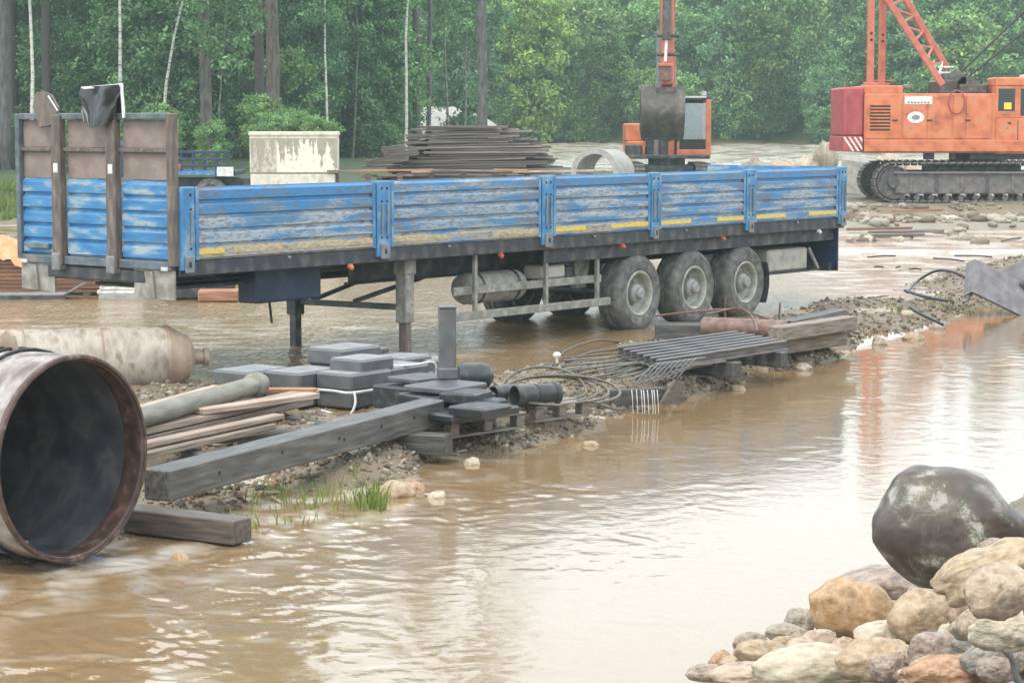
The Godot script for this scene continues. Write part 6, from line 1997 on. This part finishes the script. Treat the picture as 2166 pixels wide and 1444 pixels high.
func mass(pair: Array, bark: Color, foliage: String, called: String, label: String, spots: Array):
	var mb := MB.new()
	mb.v = pair[0].v + pair[1].v
	mb.n = pair[0].n + pair[1].n
	mb.uv = pair[0].uv + pair[1].uv
	var tc := PackedColorArray()
	tc.resize(pair[0].v.size())
	tc.fill(bark)
	mb.c = tc + pair[1].c
	mb.uv.resize(mb.v.size())
	var mm := MultiMesh.new()
	mm.transform_format = MultiMesh.TRANSFORM_3D
	mm.mesh = mb.mesh()
	mm.instance_count = spots.size()
	for i in spots.size(): mm.set_instance_transform(i, spots[i])
	var o := MultiMeshInstance3D.new()
	o.name = numbered(called)
	o.multimesh = mm
	o.material_override = mats[foliage]
	add_child(o)
	tag(o, label, "forest", "", "stuff")
func spot(x: float, z: float, k: float, rng: RandomNumberGenerator) -> Transform3D:
	return Transform3D(Basis(Vector3.UP, rng.randf() * TAU).scaled(Vector3(k, k * rng.randf_range(.9, 1.15), k)), Vector3(x, ground(x, z)[0] - .15, -z))
func on_bank(px: float, z: float) -> Vector3:
	var x := (px - 1083.0) / FOCAL * z
	return Vector3(x, ground(x, z)[0] - .08, -z)
func make_woods():
	var rng := RandomNumberGenerator.new()
	rng.seed = 17
	var green := L(.155, .275, .125)
	var mid := L(.12, .225, .12)
	var fresh := L(.23, .33, .085)
	var blue := L(.05, .10, .075)
	# named trees of the near wood: pixel x at the bottom, depth
	for e in [[436, 88.0, .24, 24.0, Vector3(-.004, 0, 0), "bark_pine", "tall bare pinkish-brown pine trunk just right of the trailer headboard"], [578, 92.0, .30, 25.0, Vector3(.0, 0, 0), "bark_pine", "thick brown pine trunk rising behind the stained concrete block"], [552, 96.0, .17, 22.0, Vector3(.004, 0, 0), "bark_grey", "slim grey pine trunk close left of the thick brown one"], [1019, 90.0, .215, 24.0, Vector3(-.003, 0, 0), "bark_grey", "straight grey pine trunk behind the plank stack"], [12, 84.0, .30, 22.0, Vector3(.0, 0, 0), "bark_grey", "dark trunk of an old pine at the left edge"], [160, 100.0, .14, 20.0, Vector3(0, 0, 0), "bark_grey", "slender dark pine trunk between the two birches at left"], [770, 108.0, .14, 21.0, Vector3(0, 0, 0), "bark_grey", "slender dark trunk in the wood above the plank stack's left end"], [905, 112.0, .13, 21.0, Vector3(0, 0, 0), "bark_grey", "slender dark trunk in the wood beside the pale birch"], [310, 110.0, .13, 21.0, Vector3(0, 0, 0), "bark_grey", "slender dark trunk left of the leaning birch"]]:
		tree(pine(int(e[0]) + 3, e[3], e[2], mid, e[4]), e[5], "needle", "pine_tree", e[6], on_bank(e[0], e[1]), 0.0, 1.0)
	for e in [[70, 82.0, .085, 15.0, Vector3(-.001, 0, 0), "pale birch trunk behind the far corner of the headboard"], [262, 84.0, .085, 15.0, Vector3(-.001, 0, 0), "pale birch trunk rising behind the black sheeting"], [346, 86.0, .075, 14.0, Vector3(.27, 0, 0), "white birch leaning right, behind the headboard's near corner"], [694, 90.0, .055, 13.0, Vector3(-.001, 0, 0), "thin straight birch at the right end of the concrete block"], [858, 94.0, .075, 15.0, Vector3(.05, 0, 0), "white birch trunk above the plank stack"], [472, 86.0, .04, 9.0, Vector3(.09, 0, 0), "thin pale sapling leaning right of the pinkish pine"]]:
		var pr := leafy(int(e[0]), e[3], e[2], 1.8, .45, 70, 40, .11, green, e[4])
		tree(pr, "bark_birch" if e[0] != 472 else "bark_sapling", "leaf", "birch_tree", e[5], on_bank(e[0], e[1]), 0.0, 1.0)
	for k in 13:
		var px: float = [30, 105, 130, 210, 300, 385, 510, 640, 745, 815, 838, 950, 985][k]
		var z: float = 98.0 + (k * 37 % 17)
		var pr := leafy(900 + k, 12.0 + k % 4, .05 + .012 * (k % 3), 1.6, .5, 46, 36, .13, green, Vector3(.02 * (k % 5 - 2), 0, 0))
		tree(pr, ["bark_sapling", "bark_grey", "bark_sapling"][k % 3], "leaf", "young_tree", "slender young tree, %s from the left among the wood's thin trunks" % ["first", "second", "third", "fourth", "fifth", "sixth", "seventh", "eighth", "ninth", "tenth", "eleventh", "twelfth", "last"][k], on_bank(px, z), 0.0, 1.0, "slender trees in the wood")
	# pale gravel seen through the trunks
	surf("gravel_far", [[0.0, L(.22, .21, .18)], [0.5, L(.33, .32, .29)], [1.0, L(.42, .41, .38)]], Vector3.ONE * .3, .9)
	var gm := MB.new()
	gm.grid(func(a, b): return Vector3((a - .5) * 11.0, 3.0 * sin(clampf(b * 1.2, 0, 1) * PI * .5) * pow(sin(clampf(a, .02, .98) * PI), .5) + .3 * nz.a.get_noise_2d(a * 30.0, b * 20.0) - .3, 3.0 - b * 9.0), 40, 24, Vector3.UP)
	var gv := solo(gm, "gravel_bank", "gravel_far", "", "", on_bank(915, 152.0))
	gv.set_meta("kind", "structure")
	# understorey of the near wood
	var und := [leafy(201, 7.5, .07, 2.3, .06, 130, 84, .10, green), leafy(202, 9.0, .08, 2.0, .10, 130, 84, .10, mid), leafy(203, 5.0, .05, 2.0, .03, 100, 80, .10, L(.18, .295, .115))]
	var sp := [[], [], []]
	for k in 150:
		var z := rng.randf_range(97.0, 150.0)
		var px := rng.randf_range(-260, 1010)
		var x := (px - 1083) / FOCAL * z
		if px > 700 and z > 125 or px > 835 and px < 1000 and rng.randf() < .68: continue
		sp[k % 3].append(spot(x, z, rng.randf_range(.75, 1.25), rng))
	for k in 26:
		var z := rng.randf_range(80.0, 86.0)
		sp[2].append(spot((rng.randf_range(-160, 720) - 1083) / FOCAL * z, z, rng.randf_range(.3, .5), rng))
	for k in 3:
		mass(und[k], L(.10, .09, .08), "leaf", "undergrowth", ["mid-green young trees filling the wood on the left", "darker young trees deep in the wood on the left", "low bright bushes along the wood's edge on the left"][k], sp[k])
	# tall conifers behind the near wood
	var cone := [spruce(301, 19.0, 3.2, blue), spruce(302, 15.0, 2.8, L(.06, .115, .075)), pine(303, 22.0, .18, mid)]
	var cs := [[], [], []]
	for k in 70:
		var z := rng.randf_range(100.0, 165.0)
		var px := rng.randf_range(-300, 1000)
		if px > 690 and px < 1000 and rng.randf() < .85: continue
		cs[k % 3].append(spot((px - 1083) / FOCAL * z, z, rng.randf_range(.8, 1.1), rng))
	for k in 34:
		var z := rng.randf_range(92.0, 122.0)
		cs[2].append(spot((rng.randf_range(-420, 560) - 1083) / FOCAL * z, z, rng.randf_range(1.1, 1.35), rng))
	# the far bank: leafy trees in front, conifers behind
	for k in 130:
		var z := rng.randf_range(188.0, 290.0)
		var px := rng.randf_range(600, 2500)
		if px > 720 and px < 900 and rng.randf() < .7: continue
		cs[k % 2].append(spot((px - 1083) / FOCAL * z, z, rng.randf_range(.75, 1.0), rng))
	for k in 3:
		mass(cone[k], L(.08, .07, .06), "needle", "conifer_forest", ["tall blue-green spruces at the back of the forest", "shorter dark spruces mixed through the forest", "distant pines standing in the forest on the left"][k], cs[k])
	var far := [leafy(401, 11.0, .12, 3.4, .04, 170, 60, .20, green), leafy(402, 9.0, .10, 3.6, .02, 170, 60, .20, L(.20, .31, .12)), leafy(403, 13.0, .14, 3.2, .06, 170, 60, .20, L(.135, .24, .125))]
	var fs := [[], [], []]
	for k in 300:
		var z := rng.randf_range(150.0, 215.0)
		var px := rng.randf_range(560, 2560)
		var x := (px - 1083) / FOCAL * z
		var edge := shore_at(x)
		if k < 130: z = edge + rng.randf_range(.3, 6.0)
		if z < edge + .3: continue
		x = (px - 1083) / FOCAL * z
		fs[k % 3].append(spot(x, z, rng.randf_range(.35, .7) if k < 130 else rng.randf_range(.7, 1.05), rng))
	for k in 3:
		mass(far[k], L(.12, .11, .09), "leaf", "riverside_wood", ["leafy green trees crowded along the far river bank", "broad yellow-green bushes along the far river bank", "taller dull green trees on the far river bank"][k], fs[k])
	# a few that stand out
	for e in [[1130, 160.0, fresh, 1.15, "bright yellow-green tree beyond the river, right of the grey pine trunk"], [1265, 161.0, L(.10, .16, .05), .8, "rounded green tree beyond the river, left of the excavator"], [1600, 158.0, L(.11, .165, .05), .95, "light green tree beyond the river between excavator and crane"], [1860, 156.0, L(.09, .14, .06), .75, "pale green bushy tree seen between the crane's mast legs"]]:
		var pr := leafy(int(e[0]) + 7, 10.0, .11, 3.0, .03, 190, 60, .17, e[2])
		tree(pr, "bark_sapling", "leaf", "leafy_tree", e[4], on_bank(e[0], e[1] + 6.0), 0.0, e[3])
